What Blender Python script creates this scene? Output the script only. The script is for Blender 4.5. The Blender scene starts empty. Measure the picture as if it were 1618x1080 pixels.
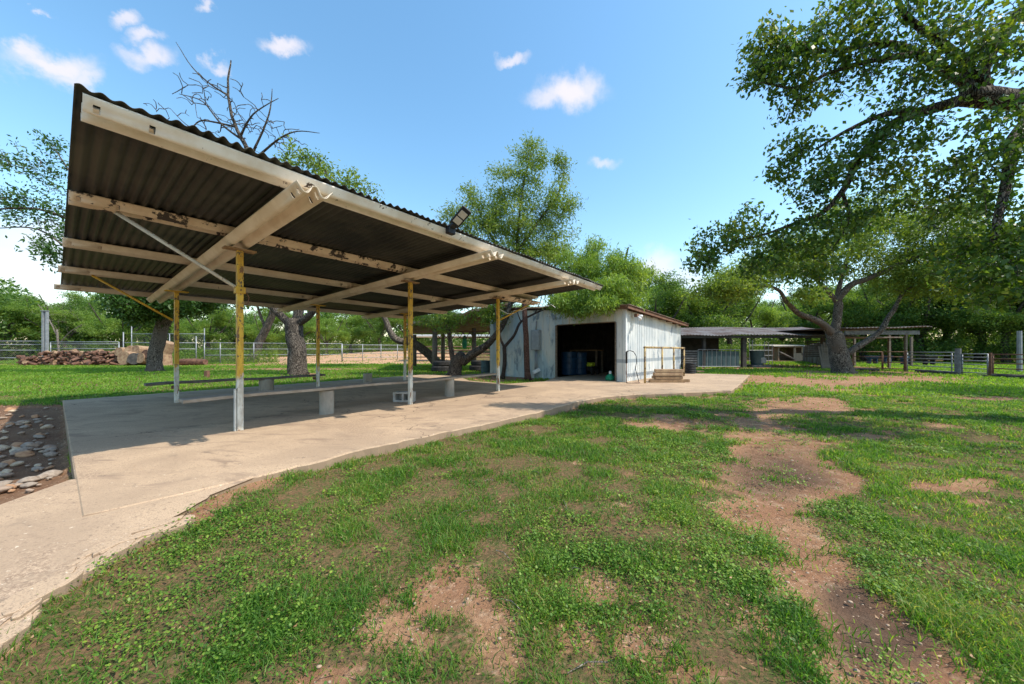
import bpy, math, random
import numpy as np
from mathutils import Vector, Matrix, noise as mnoise
R = math.radians
random.seed(7); rng = np.random.default_rng(11)
SC = bpy.context.scene; COL = SC.collection

# ------------------------------------------------------------------ camera
F = 544.0; CX = 809.0; HY = 552.0; CH = 1.05
cam = bpy.data.cameras.new("camera"); camo = bpy.data.objects.new("camera", cam); COL.objects.link(camo)
camo.location = (0, 0, CH); camo.rotation_euler = (R(90), 0, 0)
cam.sensor_width = 36; cam.lens = F/1618*36; cam.shift_y = -12/1618*-1; cam.clip_start = .05; cam.clip_end = 3000
SC.camera = camo
SC.render.resolution_x = 1024; SC.render.resolution_y = 684

# ------------------------------------------------------------------ sun and sky
SUNAZ = Vector((.93, -.36, 0)).normalized(); ELEV = R(53)
sdir = Vector((SUNAZ.x*math.cos(ELEV), SUNAZ.y*math.cos(ELEV), math.sin(ELEV)))
sl = bpy.data.lights.new("sun", 'SUN'); sl.energy = 2.75; sl.angle = R(.6); sl.color = (1, .93, .82)
so = bpy.data.objects.new("sun", sl); COL.objects.link(so); so.rotation_euler = sdir.to_track_quat('Z', 'Y').to_euler()
so.location = (20, -8, 30)
W = bpy.data.worlds.new("World"); SC.world = W; W.use_nodes = True
wn = W.node_tree; wn.nodes.clear()
def N(nt, t, **k):
    n = nt.nodes.new(t)
    for a, b in k.items():
        if a.startswith('i_'):
            key = a[2:]
            n.inputs[int(key) if key.isdigit() else key.replace('_', ' ')].default_value = b
        else: setattr(n, a, b)
    return n
out = N(wn, 'ShaderNodeOutputWorld'); bg = N(wn, 'ShaderNodeBackground', i_Strength=.15)
sky = N(wn, 'ShaderNodeTexSky', sky_type='NISHITA', sun_disc=False, sun_elevation=ELEV,
        sun_rotation=math.atan2(SUNAZ.x, SUNAZ.y), air_density=1.3, dust_density=.9, ozone_density=1.6, altitude=100)
tc = N(wn, 'ShaderNodeTexCoord')
nz = N(wn, 'ShaderNodeTexNoise', i_Scale=11.0, i_Detail=7.0, i_Roughness=.6)
wn.links.new(tc.outputs['Generated'], nz.inputs['Vector'])
sub = N(wn, 'ShaderNodeVectorMath', operation='SUBTRACT'); sub.inputs[1].default_value = (.5, .5, .5)
wn.links.new(nz.outputs['Color'], sub.inputs[0])
scl = N(wn, 'ShaderNodeVectorMath', operation='SCALE'); scl.inputs['Scale'].default_value = .11
wn.links.new(sub.outputs[0], scl.inputs[0])
wrp = N(wn, 'ShaderNodeVectorMath', operation='ADD')
wn.links.new(tc.outputs['Generated'], wrp.inputs[0]); wn.links.new(scl.outputs[0], wrp.inputs[1])
# small fair weather clouds: direction given as degrees right of / above the view, with a width and height
CL = [(900,143,52,26,1),(870,150,40,18,.8),(930,140,28,26,.8),(463,70,36,14,.9),(814,90,24,11,.8),(955,252,22,9,.6),(75,105,70,22,.95),
      (35,95,30,22,.9),(110,120,45,18,.8),(235,85,42,22,.85),(225,45,28,16,.8),(190,15,26,16,.8),(343,95,16,12,.7),(320,8,12,14,.7),(55,385,100,50,.75),(20,430,120,60,.75),
      (1040,420,40,26,.8),(1080,445,60,22,.6),(1480,350,60,30,.8),(5,5,14,9,.7),(75,38,14,6,.5),(-300,200,160,50,.7),(1800,250,170,60,.6)]
prev = None
for (px, py, rx, ry, a) in CL:
    d = Vector(((px-CX)/F, 1, (HY-py)/F)); ln0 = d.length; c = d/ln0
    ta = (Vector((1, 0, 0))-c*c.x)/ln0*rx/F; tb = (Vector((0, 0, 1))-c*c.z)/ln0*ry/F      # half axes of the cloud on the sky sphere
    g11, g12, g22 = ta.dot(ta), ta.dot(tb), tb.dot(tb); det = g11*g22-g12*g12
    ra = (ta*g22-tb*g12)/det; rb = (tb*g11-ta*g12)/det
    v1 = N(wn, 'ShaderNodeVectorMath', operation='SUBTRACT'); v1.inputs[1].default_value = c
    wn.links.new(wrp.outputs[0], v1.inputs[0])
    cmb = N(wn, 'ShaderNodeCombineXYZ')
    for kk_, rv in enumerate((ra, rb)):
        dt = N(wn, 'ShaderNodeVectorMath', operation='DOT_PRODUCT'); dt.inputs[1].default_value = rv
        wn.links.new(v1.outputs[0], dt.inputs[0]); wn.links.new(dt.outputs['Value'], cmb.inputs[kk_])
    bk = N(wn, 'ShaderNodeVectorMath', operation='DOT_PRODUCT'); bk.inputs[1].default_value = -c*3
    wn.links.new(v1.outputs[0], bk.inputs[0]); wn.links.new(bk.outputs['Value'], cmb.inputs[2])
    v3 = N(wn, 'ShaderNodeVectorMath', operation='LENGTH'); wn.links.new(cmb.outputs[0], v3.inputs[0])
    mr = N(wn, 'ShaderNodeMapRange', interpolation_type='SMOOTHSTEP')
    mr.inputs['From Min'].default_value = 1.45; mr.inputs['From Max'].default_value = .2; mr.inputs['To Max'].default_value = a*.9
    wn.links.new(v3.outputs['Value'], mr.inputs['Value'])
    if prev is None: prev = mr.outputs[0]
    else:
        mx = N(wn, 'ShaderNodeMath', operation='MAXIMUM'); wn.links.new(prev, mx.inputs[0]); wn.links.new(mr.outputs[0], mx.inputs[1]); prev = mx.outputs[0]
mixc = N(wn, 'ShaderNodeMix', data_type='RGBA'); mixc.inputs['B'].default_value = (3.3, 3.1, 3.25, 1)
hs = N(wn, 'ShaderNodeHueSaturation', i_Hue=.490, i_Saturation=1.18, i_Value=.88)
wn.links.new(sky.outputs[0], hs.inputs['Color'])
wn.links.new(hs.outputs[0], mixc.inputs['A']); wn.links.new(prev, mixc.inputs['Factor'])
wn.links.new(mixc.outputs['Result'], bg.inputs['Color']); wn.links.new(bg.outputs[0], out.inputs[0])
SC.view_settings.view_transform = 'Standard'; SC.view_settings.look = 'None'; SC.view_settings.gamma = 1
SC.view_settings.use_curve_mapping = False
SC.view_settings.exposure = 1.08
try:
    SC.cycles.max_bounces = 8; SC.cycles.diffuse_bounces = 4; SC.cycles.transparent_max_bounces = 8
except Exception: pass

# ------------------------------------------------------------------ helpers
def tag(o, label=None, cat=None, group=None, kind=None):
    if label: o['label'] = label
    if cat: o['category'] = cat
    if group: o['group'] = group
    if kind: o['kind'] = kind
    return o
def empty(name, loc, label, cat, group=None, rz=0):
    o = bpy.data.objects.new(name, None); COL.objects.link(o); o.location = loc; o.rotation_euler = (0, 0, rz)
    o.empty_display_size = .2
    return tag(o, label, cat, group)
def copy_tree(o, parent=None, mat=None):
    c = o.copy(); COL.objects.link(c)
    if parent is not None: c.parent = parent
    for ch in list(o.children): copy_tree(ch, c)
    return c
def P(px, py, Y): return Vector(((px-CX)*Y/F, Y, CH-(py-HY)*Y/F))
def G0(px, py, z=0.0):
    Y = F*(CH-z)/(py-HY); return Vector(((px-CX)*Y/F, Y, z))
TH = .645; O0 = Vector((-3.544, 4.481, 0)); D1 = Vector((math.sin(TH), math.cos(TH), 0)); DN = Vector((-math.cos(TH), math.sin(TH), 0))
def L(i, j, z=0.0): return O0+D1*i+DN*j+Vector((0, 0, z))

def mesh_np(name, verts, faces, mat=None, parent=None, smooth=False, attr=None, off=None, k=None):
    verts = np.asarray(verts, dtype=np.float32).reshape(-1, 3)
    faces = np.asarray(faces, dtype=np.int32)
    if off is not None: verts = verts-np.array(off, dtype=np.float32)
    me = bpy.data.meshes.new(name); nf, kk = faces.shape
    me.vertices.add(len(verts)); me.vertices.foreach_set('co', verts.ravel())
    me.loops.add(nf*kk); me.loops.foreach_set('vertex_index', faces.ravel())
    me.polygons.add(nf); me.polygons.foreach_set('loop_start', np.arange(0, nf*kk, kk, dtype=np.int32))
    me.polygons.foreach_set('loop_total', np.full(nf, kk, dtype=np.int32))
    if smooth: me.polygons.foreach_set('use_smooth', np.ones(nf, dtype=bool))
    for an, (dom, arr) in (attr or {}).items():
        a = me.attributes.new(an, 'FLOAT', dom); a.data.foreach_set('value', np.asarray(arr, dtype=np.float32))
    me.update(calc_edges=True)
    if mat: me.materials.append(mat)
    o = bpy.data.objects.new(name, me); COL.objects.link(o)
    if parent is not None: o.parent = parent
    return o

class MB:
    def __init__(s): s.v = []; s.f = []
    def add(s, vs, fs):
        b = len(s.v); s.v += [Vector(v) for v in vs]; s.f += [tuple(b+i for i in f) for f in fs]; return s
    def box(s, c, sz, ax=None):
        c = Vector(c); X, Y, Z = ax or (Vector((1, 0, 0)), Vector((0, 1, 0)), Vector((0, 0, 1)))
        hx, hy, hz = sz[0]/2, sz[1]/2, sz[2]/2
        vs = [c+X*a*hx+Y*b*hy+Z*d*hz for a in (-1, 1) for b in (-1, 1) for d in (-1, 1)]
        return s.add(vs, [(0, 1, 3, 2), (4, 6, 7, 5), (0, 4, 5, 1), (2, 3, 7, 6), (0, 2, 6, 4), (1, 5, 7, 3)])
    def beam(s, a, b, w, h, up=Vector((0, 0, 1))):
        a = Vector(a); b = Vector(b); d = (b-a); l = d.length; d.normalize()
        x = d.cross(up)
        if x.length < 1e-4: x = Vector((1, 0, 0))
        x.normalize(); u = x.cross(d)
        return s.box((a+b)/2, (l, w, h), (d, x, u))
    def tube(s, pts, rads, n=8, cap=True):
        pts = [Vector(p) for p in pts]
        if not hasattr(rads, '__len__'): rads = [rads]*len(pts)
        rings = []; up = None
        for i, p in enumerate(pts):
            d = (pts[min(i+1, len(pts)-1)]-pts[max(i-1, 0)])
            if d.length < 1e-9: d = Vector((0, 0, 1))
            d.normalize()
            if up is None: up = d.orthogonal().normalized()
            up = (up-d*up.dot(d))
            if up.length < 1e-5: up = d.orthogonal()
            up.normalize(); w = d.cross(up)
            rings.append([p+(up*math.cos(2*math.pi*k/n)+w*math.sin(2*math.pi*k/n))*rads[i] for k in range(n)])
        vs = [v for r in rings for v in r]; fs = []
        for i in range(len(pts)-1):
            for k in range(n): fs.append((i*n+k, i*n+(k+1) % n, (i+1)*n+(k+1) % n, (i+1)*n+k))
        if cap: fs.append(tuple(range(n))[::-1]); fs.append(tuple((len(pts)-1)*n+k for k in range(n)))
        return s.add(vs, fs)
    def lathe(s, c, prof, n=24):
        c = Vector(c); vs = []; fs = []
        for (r, z) in prof:
            for k in range(n): vs.append(c+Vector((r*math.cos(2*math.pi*k/n), r*math.sin(2*math.pi*k/n), z)))
        for i in range(len(prof)-1):
            for k in range(n): fs.append((i*n+k, i*n+(k+1) % n, (i+1)*n+(k+1) % n, (i+1)*n+k))
        return s.add(vs, fs)
    def prism(s, poly, z0, z1):
        n = len(poly); vs = [Vector((p[0], p[1], z1)) for p in poly]+[Vector((p[0], p[1], z0)) for p in poly]
        return s.add(vs, [tuple(range(n)), tuple(range(2*n-1, n-1, -1))]+[(i, n+i, n+(i+1) % n, (i+1) % n) for i in range(n)])
    def build(s, name, mat, parent=None, smooth=False, bevel=0, world=True):
        off = Vector((0, 0, 0))
        if parent is not None and world:
            q = parent
            while q is not None: off += q.location; q = q.parent
        me = bpy.data.meshes.new(name)
        me.from_pydata([tuple(v-off) for v in s.v], [], s.f); me.update()
        if smooth:
            for p in me.polygons: p.use_smooth = True
        me.materials.append(mat)
        o = bpy.data.objects.new(name, me); COL.objects.link(o)
        if parent is not None: o.parent = parent
        if bevel:
            m = o.modifiers.new('bevel', 'BEVEL'); m.width = bevel; m.segments = 2; m.limit_method = 'ANGLE'
        return o
def rooted(name, loc, label, cat, group=None): return empty(name, loc, label, cat, group)
def single(mb, name, mat, loc, label, cat, group=None, smooth=False, bevel=0):
    mb.v = [v-Vector(loc) for v in mb.v]
    o = mb.build(name, mat, None, smooth, bevel); o.location = loc
    return tag(o, label, cat, group)

# ------------------------------------------------------------------ materials
def ramp(nt, stops, fac=None, interp='LINEAR'):
    r = nt.nodes.new('ShaderNodeValToRGB'); r.color_ramp.interpolation = interp
    els = r.color_ramp.elements
    while len(els) < len(stops): els.new(.5)
    for e, (p, c) in zip(els, stops):
        e.position = p; e.color = (*c, 1) if len(c) == 3 else c
    if fac is not None: nt.links.new(fac, r.inputs[0])
    return r
def base(name, rough=.8, metal=0, spec=.3):
    m = bpy.data.materials.new(name); m.use_nodes = True; nt = m.node_tree
    b = nt.nodes['Principled BSDF']; b.inputs['Roughness'].default_value = rough; b.inputs['Metallic'].default_value = metal
    b.inputs['Specular IOR Level'].default_value = spec
    return m, nt, b
def coords(nt, scale=(1, 1, 1), kind='Object', loc=(0, 0, 0)):
    t = N(nt, 'ShaderNodeTexCoord'); mp = N(nt, 'ShaderNodeMapping'); mp.inputs['Scale'].default_value = scale; mp.inputs['Location'].default_value = loc
    nt.links.new(t.outputs[kind], mp.inputs['Vector']); return mp.outputs[0]
def noise(nt, vec, scale, detail=6, rough=.6, dist=0):
    n = N(nt, 'ShaderNodeTexNoise', i_Scale=scale, i_Detail=detail, i_Roughness=rough, i_Distortion=dist); nt.links.new(vec, n.inputs['Vector']); return n.outputs['Fac']
def mix(nt, fac, a, b, typ='MIX'):
    m = N(nt, 'ShaderNodeMix', data_type='RGBA', blend_type=typ)
    for sk, v in (('Factor', fac), ('A', a), ('B', b)):
        if isinstance(v, (int, float)): m.inputs[sk].default_value = v
        elif isinstance(v, tuple): m.inputs[sk].default_value = (*v, 1) if len(v) == 3 else v
        else: nt.links.new(v, m.inputs[sk])
    return m.outputs['Result']
def bump(nt, b, h, strength=.3, dist=.01, prevn=None):
    n = N(nt, 'ShaderNodeBump', i_Strength=strength, i_Distance=dist); nt.links.new(h, n.inputs['Height'])
    if prevn is not None: nt.links.new(prevn, n.inputs['Normal'])
    nt.links.new(n.outputs[0], b.inputs['Normal']); return n.outputs[0]
def sm(nt, f, lo, hi):
    r = N(nt, 'ShaderNodeMapRange', interpolation_type='SMOOTHSTEP'); r.inputs['From Min'].default_value = lo; r.inputs['From Max'].default_value = hi
    nt.links.new(f, r.inputs['Value']); return r.outputs[0]
def mott(name, c1, c2, scale=4, rough=.8, bs=.3, bd=.01, bscale=None, stretch=(1, 1, 1), metal=0, chips=None, chipc=(.12, .06, .03), chipscale=9, spec=.3, detail=8):
    m, nt, b = base(name, rough, metal, spec); v = coords(nt, stretch)
    f = noise(nt, v, scale, detail, .65)
    c = mix(nt, sm(nt, f, .35, .65), c1, c2)
    if chips:
        g = noise(nt, v, chipscale, 8, .7, .3); c = mix(nt, sm(nt, g, chips, chips+.03), c, chipc)
    nt.links.new(c, b.inputs['Base Color'])
    bump(nt, b, noise(nt, v, bscale or scale*8, 6, .7), bs, bd)
    return m

M = {}
M['beam'] = mott('cream_painted_steel', (.76, .66, .52), (.64, .53, .39), 3, .5, .12, .004, 60, chips=.66, chipc=(.13, .07, .04), chipscale=7)
M['beam_rust'] = mott('flaking_painted_steel', (.70, .58, .44), (.55, .43, .31), 4, .6, .2, .004, 60, chips=.53, chipc=(.05, .04, .035), chipscale=5)
M['rail_white'] = mott('white_painted_rail', (.86, .83, .77), (.74, .67, .57), 3, .5, .12, .004, 60, chips=.63, chipc=(.07, .05, .04), chipscale=8)
M['brace'] = mott('grey_white_pipe_paint', (.6, .6, .56), (.45, .44, .4), 6, .5, .1, .003, 60, chips=.62)
M['yellow'] = mott('yellow_pipe_paint', (.60, .37, .04), (.48, .27, .03), 6, .5, .15, .003, 60, chips=.66)
M['rail_pole'] = mott('worn_yellow_pipe', (.50, .36, .14), (.34, .24, .12), 7, .6, .2, .003, 60, chips=.52, chipc=(.09, .06, .045), chipscale=5)
M['roofing'] = mott('dark_corrugated_sheet', (.020, .019, .016), (.052, .050, .038), 1.6, .5, .3, .004, 50, stretch=(1, 1, 1), spec=.3)
def post_mat():
    m, nt, b = base('chipped_yellow_post_paint', .5); t = N(nt, 'ShaderNodeTexCoord')
    sx = N(nt, 'ShaderNodeSeparateXYZ'); nt.links.new(t.outputs['Object'], sx.inputs[0])
    v = coords(nt, (1, 1, .35)); n1 = noise(nt, v, 9, 7, .7)
    ad = N(nt, 'ShaderNodeMath', operation='MULTIPLY_ADD'); nt.links.new(n1, ad.inputs[0]); ad.inputs[1].default_value = 1.1; nt.links.new(sx.outputs['Z'], ad.inputs[2])
    f = sm(nt, ad.outputs[0], 1.18, 1.32)
    yel = mix(nt, sm(nt, noise(nt, v, 22, 5), .4, .6), (.66, .42, .05), (.52, .30, .04))
    wht = mix(nt, sm(nt, noise(nt, v, 14, 5), .4, .6), (.62, .62, .56), (.45, .42, .36))
    c = mix(nt, f, wht, yel)
    band = sm(nt, noise(nt, coords(nt, (1, 1, .8)), 16, 6, .75), .56, .58)
    zz = N(nt, 'ShaderNodeMapRange'); zz.inputs['From Min'].default_value = .45; zz.inputs['From Max'].default_value = 1.0
    nt.links.new(sx.outputs['Z'], zz.inputs['Value'])
    bb = N(nt, 'ShaderNodeMath', operation='MULTIPLY'); nt.links.new(band, bb.inputs[0]); nt.links.new(zz.outputs[0], bb.inputs[1])
    c = mix(nt, bb.outputs[0], c, (.06, .055, .06))
    c = mix(nt, sm(nt, noise(nt, v, 12, 6, .7, .5), .58, .60), c, (.20, .10, .05))
    nt.links.new(c, b.inputs['Base Color']); bump(nt, b, n1, .2, .004); return m
M['post'] = post_mat()
M['galv'] = mott('galvanised_pipe', (.30, .32, .33), (.22, .23, .24), 5, .45, .1, .003, metal=.3)
M['rustpipe'] = mott('rusty_brown_pipe', (.13, .065, .04), (.2, .11, .07), 7, .8, .3, .004)
M['black'] = mott('black_plastic', (.012, .012, .014), (.02, .02, .022), 10, .45, .1, .002)
M['ledpanel'] = mott('lamp_diffuser', (.55, .50, .42), (.48, .43, .36), 30, .35, .3, .002, 120)
M['woodgrey'] = mott('weathered_board', (.20, .165, .13), (.12, .095, .07), 5, .85, .5, .006, 30, stretch=(1, 1, 6))
M['plank_dark'] = mott('dark_weathered_plank', (.10, .085, .075), (.16, .135, .115), 6, .8, .5, .005, 40)
M['plank_light'] = mott('pale_weathered_plank', (.36, .30, .24), (.25, .2, .155), 6, .85, .5, .005, 40)
M['timber'] = mott('brown_lumber', (.34, .22, .12), (.22, .14, .08), 8, .85, .5, .006, 40)
M['timber_b'] = mott('pale_lumber', (.42, .30, .18), (.28, .18, .11), 8, .85, .5, .006, 40)
M['rustroof'] = mott('rusty_roof_sheet', (.17, .09, .06), (.27, .23, .20), 2.5, .8, .3, .006, 30)
M['tinroof'] = mott('weathered_tin_roof', (.24, .22, .21), (.13, .085, .065), 1.2, .6, .3, .006, 20)
M['darkwall'] = mott('dark_board_and_unlit_wall', (.045, .045, .045), (.08, .075, .07), 3, .85, .4, .006)  # dark barn parts; also carries the painted shade inside the metal shed
M['slat'] = mott('grey_slat', (.22, .22, .22), (.12, .12, .12), 5, .8, .3, .004)
M['block'] = mott('grey_concrete_block', (.42, .40, .37), (.32, .30, .27), 9, .95, .6, .006, 90)
M['pedestal'] = mott('cast_concrete_cylinder', (.37, .34, .29), (.26, .235, .2), 5, .95, .5, .006, 60, stretch=(1, 1, .4))
M['greybox'] = mott('grey_enamel_box', (.30, .34, .35), (.24, .27, .28), 6, .5, .1, .002)
M['bluebarrel'] = mott('blue_plastic_barrel', (.01, .05, .11), (.008, .035, .08), 4, .4, .1, .002)
M['greenplastic'] = mott('green_plastic', (.02, .28, .14), (.02, .2, .1), 6, .45, .1, .002)
M['limeplastic'] = mott('lime_plastic', (.5, .6, .04), (.4, .5, .03), 6, .45, .1, .002)
M['whitepl'] = mott('white_plastic', (.75, .75, .74), (.65, .65, .63), 6, .45, .1, .002)
M['tyre'] = mott('black_rubber', (.02, .02, .02), (.045, .042, .04), 8, .9, .3, .004)
M['tank'] = mott('dark_green_tank', (.05, .09, .10), (.07, .12, .13), 5, .5, .1, .003)
M['brick'] = mott('tan_stone_pieces', (.45, .33, .23), (.3, .2, .14), 9, .95, .5, .006)
M['wire'] = mott('thin_wire', (.30, .31, .31), (.22, .22, .22), 9, .5, .1, .002, metal=.3)
M['cutwood'] = mott('cut_log_wood', (.19, .10, .065), (.085, .045, .032), 5, .9, .6, .01, 30)
M['cutpale'] = mott('pale_cut_log', (.36, .25, .15), (.22, .13, .08), 5, .9, .6, .01, 30)
M['charred'] = mott('dark_bark_log', (.04, .04, .04), (.1, .09, .08), 5, .9, .6, .01, 30)
M['hutwood'] = mott('tan_hut_board', (.36, .26, .17), (.27, .19, .12), 5, .85, .4, .006, stretch=(3, 3, .5))
M['hutroof'] = mott('pale_hut_roof', (.48, .44, .38), (.38, .34, .28), 5, .8, .3, .006)
def shed_mat(name, c1, c2, c3, band=False):
    m, nt, b = base(name, .5); v = coords(nt, (1, 1, .45))
    c = mix(nt, sm(nt, noise(nt, v, 1.7, 6, .6), .38, .62), c1, c2)
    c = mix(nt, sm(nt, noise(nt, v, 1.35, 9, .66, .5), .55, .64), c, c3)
    c = mix(nt, sm(nt, noise(nt, coords(nt, (1, 1, .12)), 14, 5, .7), .60, .75), c, (.33, .31, .26))
    t = N(nt, 'ShaderNodeTexCoord'); sx = N(nt, 'ShaderNodeSeparateXYZ'); nt.links.new(t.outputs['Object'], sx.inputs[0])
    if band:
        up_ = sm(nt, sx.outputs['Z'], .60, .63); dn_ = sm(nt, sx.outputs['Z'], .75, .72); bm_ = N(nt, 'ShaderNodeMath', operation='MULTIPLY'); nt.links.new(up_, bm_.inputs[0]); nt.links.new(dn_, bm_.inputs[1])
        b2m = N(nt, 'ShaderNodeMath', operation='MULTIPLY'); nt.links.new(bm_.outputs[0], b2m.inputs[0]); b2m.inputs[1].default_value = .65; c = mix(nt, b2m.outputs[0], c, (.20, .26, .31))
    nt.links.new(c, b.inputs['Base Color']); bump(nt, b, noise(nt, v, 30, 5), .15, .004); return m
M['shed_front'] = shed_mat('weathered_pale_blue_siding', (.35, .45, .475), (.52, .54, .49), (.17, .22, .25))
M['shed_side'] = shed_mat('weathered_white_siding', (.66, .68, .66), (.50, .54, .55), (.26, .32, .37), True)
def bark_mat(name, c1, c2, c3=None):
    m, nt, b = base(name, .95, 0, .1); v = coords(nt, (1, 1, .35))
    vo = N(nt, 'ShaderNodeTexVoronoi', i_Scale=14.0, feature='DISTANCE_TO_EDGE'); 
    wv = N(nt, 'ShaderNodeVectorMath', operation='ADD'); nn = N(nt, 'ShaderNodeTexNoise', i_Scale=4.0, i_Detail=6.0); nt.links.new(v, nn.inputs['Vector'])
    nt.links.new(v, wv.inputs[0]); nt.links.new(nn.outputs['Color'], wv.inputs[1]); nt.links.new(wv.outputs[0], vo.inputs['Vector'])
    f = sm(nt, vo.outputs['Distance'], .0, .22)
    c = mix(nt, f, c1, c2)
    if c3: c = mix(nt, sm(nt, noise(nt, coords(nt), 1.3, 6, .6), .5, .62), c, c3)
    c = mix(nt, noise(nt, v, 9, 6), c, (.02, .017, .015), 'MIX') if False else c
    nt.links.new(c, b.inputs['Base Color']); nb = bump(nt, b, f, .9, .03); bump(nt, b, noise(nt, v, 30, 6), .5, .01, nb); return m
M['bark'] = bark_mat('mesquite_bark', (.022, .018, .016), (.19, .16, .13))
M['bark_light'] = bark_mat('grey_brown_bark', (.03, .024, .02), (.28, .235, .19), (.17, .14, .115))
M['bark_dead'] = bark_mat('bare_dark_branch', (.045, .035, .03), (.10, .08, .07))
M['bark_red'] = bark_mat('reddish_bark', (.08, .045, .035), (.19, .11, .085))
M['bark_pale'] = bark_mat('pale_dry_bark', (.2, .17, .14), (.34, .29, .24))
def leaf_mat(name, cols, nscale=.8, rw=.55, trans=.5, rough=.5):
    m = bpy.data.materials.new(name); m.use_nodes = True; nt = m.node_tree; nt.nodes.clear()
    o = N(nt, 'ShaderNodeOutputMaterial'); b = N(nt, 'ShaderNodeBsdfPrincipled'); b.inputs['Roughness'].default_value = rough
    b.inputs['Specular IOR Level'].default_value = .35
    tr = N(nt, 'ShaderNodeBsdfTranslucent'); ms = N(nt, 'ShaderNodeMixShader'); ms.inputs[0].default_value = trans
    at = N(nt, 'ShaderNodeAttribute', attribute_name='rnd')
    n = noise(nt, coords(nt), nscale, 3, .5)
    a = N(nt, 'ShaderNodeMath', operation='MULTIPLY_ADD'); nt.links.new(at.outputs['Fac'], a.inputs[0]); a.inputs[1].default_value = rw
    a2 = N(nt, 'ShaderNodeMath', operation='MULTIPLY_ADD'); nt.links.new(n, a2.inputs[0]); a2.inputs[1].default_value = 1.4; a2.inputs[2].default_value = -.48-(rw-.55)*.5
    nt.links.new(a2.outputs[0], a.inputs[2])
    r = ramp(nt, cols, a.outputs[0]); nt.links.new(r.outputs[0], b.inputs['Base Color'])
    g = mix(nt, 1.0, r.outputs[0], (1.5, 1.45, .6), 'MULTIPLY'); nt.links.new(g, tr.inputs['Color'])
    nt.links.new(b.outputs[0], ms.inputs[1]); nt.links.new(tr.outputs[0], ms.inputs[2]); nt.links.new(ms.outputs[0], o.inputs[0]); return m
M['leaf_big'] = leaf_mat('broad_glossy_leaf', [(0, (.025, .07, .012)), (.4, (.06, .13, .02)), (.75, (.14, .21, .03)), (1, (.30, .31, .04))], 1.2, .55, .42, .42)
M['leaf_mesq'] = leaf_mat('feathery_mesquite_leaf', [(0, (.07, .13, .02)), (.5, (.15, .23, .035)), (1, (.28, .33, .06))], .7, .55, .45)
M['leaf_bright'] = leaf_mat('bright_hanging_leaf', [(0, (.09, .18, .03)), (.5, (.19, .30, .05)), (1, (.32, .42, .08))], .9, .55, .45)
M['leaf_dark'] = leaf_mat('dark_dense_leaf', [(0, (.02, .06, .012)), (.5, (.045, .11, .02)), (1, (.09, .17, .03))], .9, .55, .35)
M['leaf_far'] = leaf_mat('distant_brush_leaf', [(0, (.03, .08, .018)), (.5, (.10, .185, .035)), (1, (.24, .33, .07))], .9, .55, .52)
M['leaf_far2'] = leaf_mat('distant_bright_leaf', [(0, (.05, .12, .022)), (.5, (.16, .26, .045)), (1, (.32, .42, .09))], .9, .55, .52)
M['grass'] = leaf_mat('lawn_blade', [(0, (.045, .13, .018)), (.4, (.10, .23, .03)), (.75, (.165, .31, .04)), (1, (.34, .34, .10))], 1.0, .95, .55, .5)
M['lawn'] = leaf_mat('back_lawn_blade', [(0, (.09, .21, .02)), (.5, (.155, .30, .03)), (1, (.28, .39, .05))], .6, .55, .5, .55)
M['weed'] = leaf_mat('round_weed_leaf', [(0, (.06, .14, .02)), (.5, (.13, .245, .03)), (1, (.28, .38, .05))], 1.3, .8, .4, .5)
M['litter'] = mott('dry_leaf', (.3, .16, .08), (.42, .28, .16), 3, .9, .2, .002)
M['pebble'] = mott('pale_pebble', (.44, .33, .23), (.32, .22, .15), 3, .9, .3, .003)

# ------------------------------------------------------------------ ground masks
def vnoise(x, y, s, seed=0):
    x = x*s+seed*17.3; y = y*s+seed*9.1; xi = np.floor(x).astype(np.int64); yi = np.floor(y).astype(np.int64); fx = x-xi; fy = y-yi
    fx = fx*fx*(3-2*fx); fy = fy*fy*(3-2*fy)
    def h(a, b):
        n = (a*374761393+b*668265263+seed*1442695) & 0xffffffff; n = ((n ^ (n >> 13))*1274126177) & 0xffffffff; return ((n ^ (n >> 16)) & 0xffff)/65535.
    return (h(xi, yi)*(1-fx)+h(xi+1, yi)*fx)*(1-fy)+(h(xi, yi+1)*(1-fx)+h(xi+1, yi+1)*fx)*fy
def fbm(x, y, s, o=3, seed=0): 
    t = 0; a = 1; tot = 0
    for k in range(o): t = t+a*vnoise(x, y, s*2**k, seed+k); tot += a; a *= .55
    return t/tot
DIRT = [(1050,1010,480,130,.34),(1150,760,260,90,.16),(1290,640,140,24,.2),(760,830,300,60,.1),(1300,930,80,30,.4),(1500,660,140,20,.25),(1300,603,120,10),(1180,596,60,6),(1270,640,90,22),(1370,690,80,9),(1215,690,50,28),(1235,738,98,44),(1325,765,40,16),(1235,800,70,30),(1270,850,70,32),
        (1060,668,85,13),(1490,768,60,9),(1540,790,40,6),(1570,630,70,9),(1450,598,120,6),(840,1030,130,60,.75),(610,985,70,50,.8),(970,1010,130,55,.75),(700,930,60,35,.8),(1120,980,70,30,.5),(760,880,80,25,.4),(980,800,120,20,.3),(1040,870,60,20,.35),(1360,990,70,60),(1440,1060,120,50),
        (1100,1080,60,30),(1560,760,30,8),(1300,910,55,30),(930,930,50,25),(780,955,40,25),(1190,820,30,15),(520,1060,70,20)]
DARK = [(1235,748,125,52),(1400,1010,100,50),(1570,640,120,14),(1340,935,50,30)]  # dark wet soil patches, with some tree shade painted into the ground colour
def field(E, x, y):
    yy = np.maximum(y, .7); px = CX+F*x/yy; py = HY+F*1.15/yy; d = np.zeros(x.shape)
    for e_ in E:
        cx, cy, rx, ry = e_[:4]; d = d+(e_[4] if len(e_) > 4 else 1)*np.exp(-.85*(((px-cx)/rx)**2+((py-cy)/ry)**2))
    return np.where(y > .8, np.minimum(d, 1.25)*1.7-.95, -1.)
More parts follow.
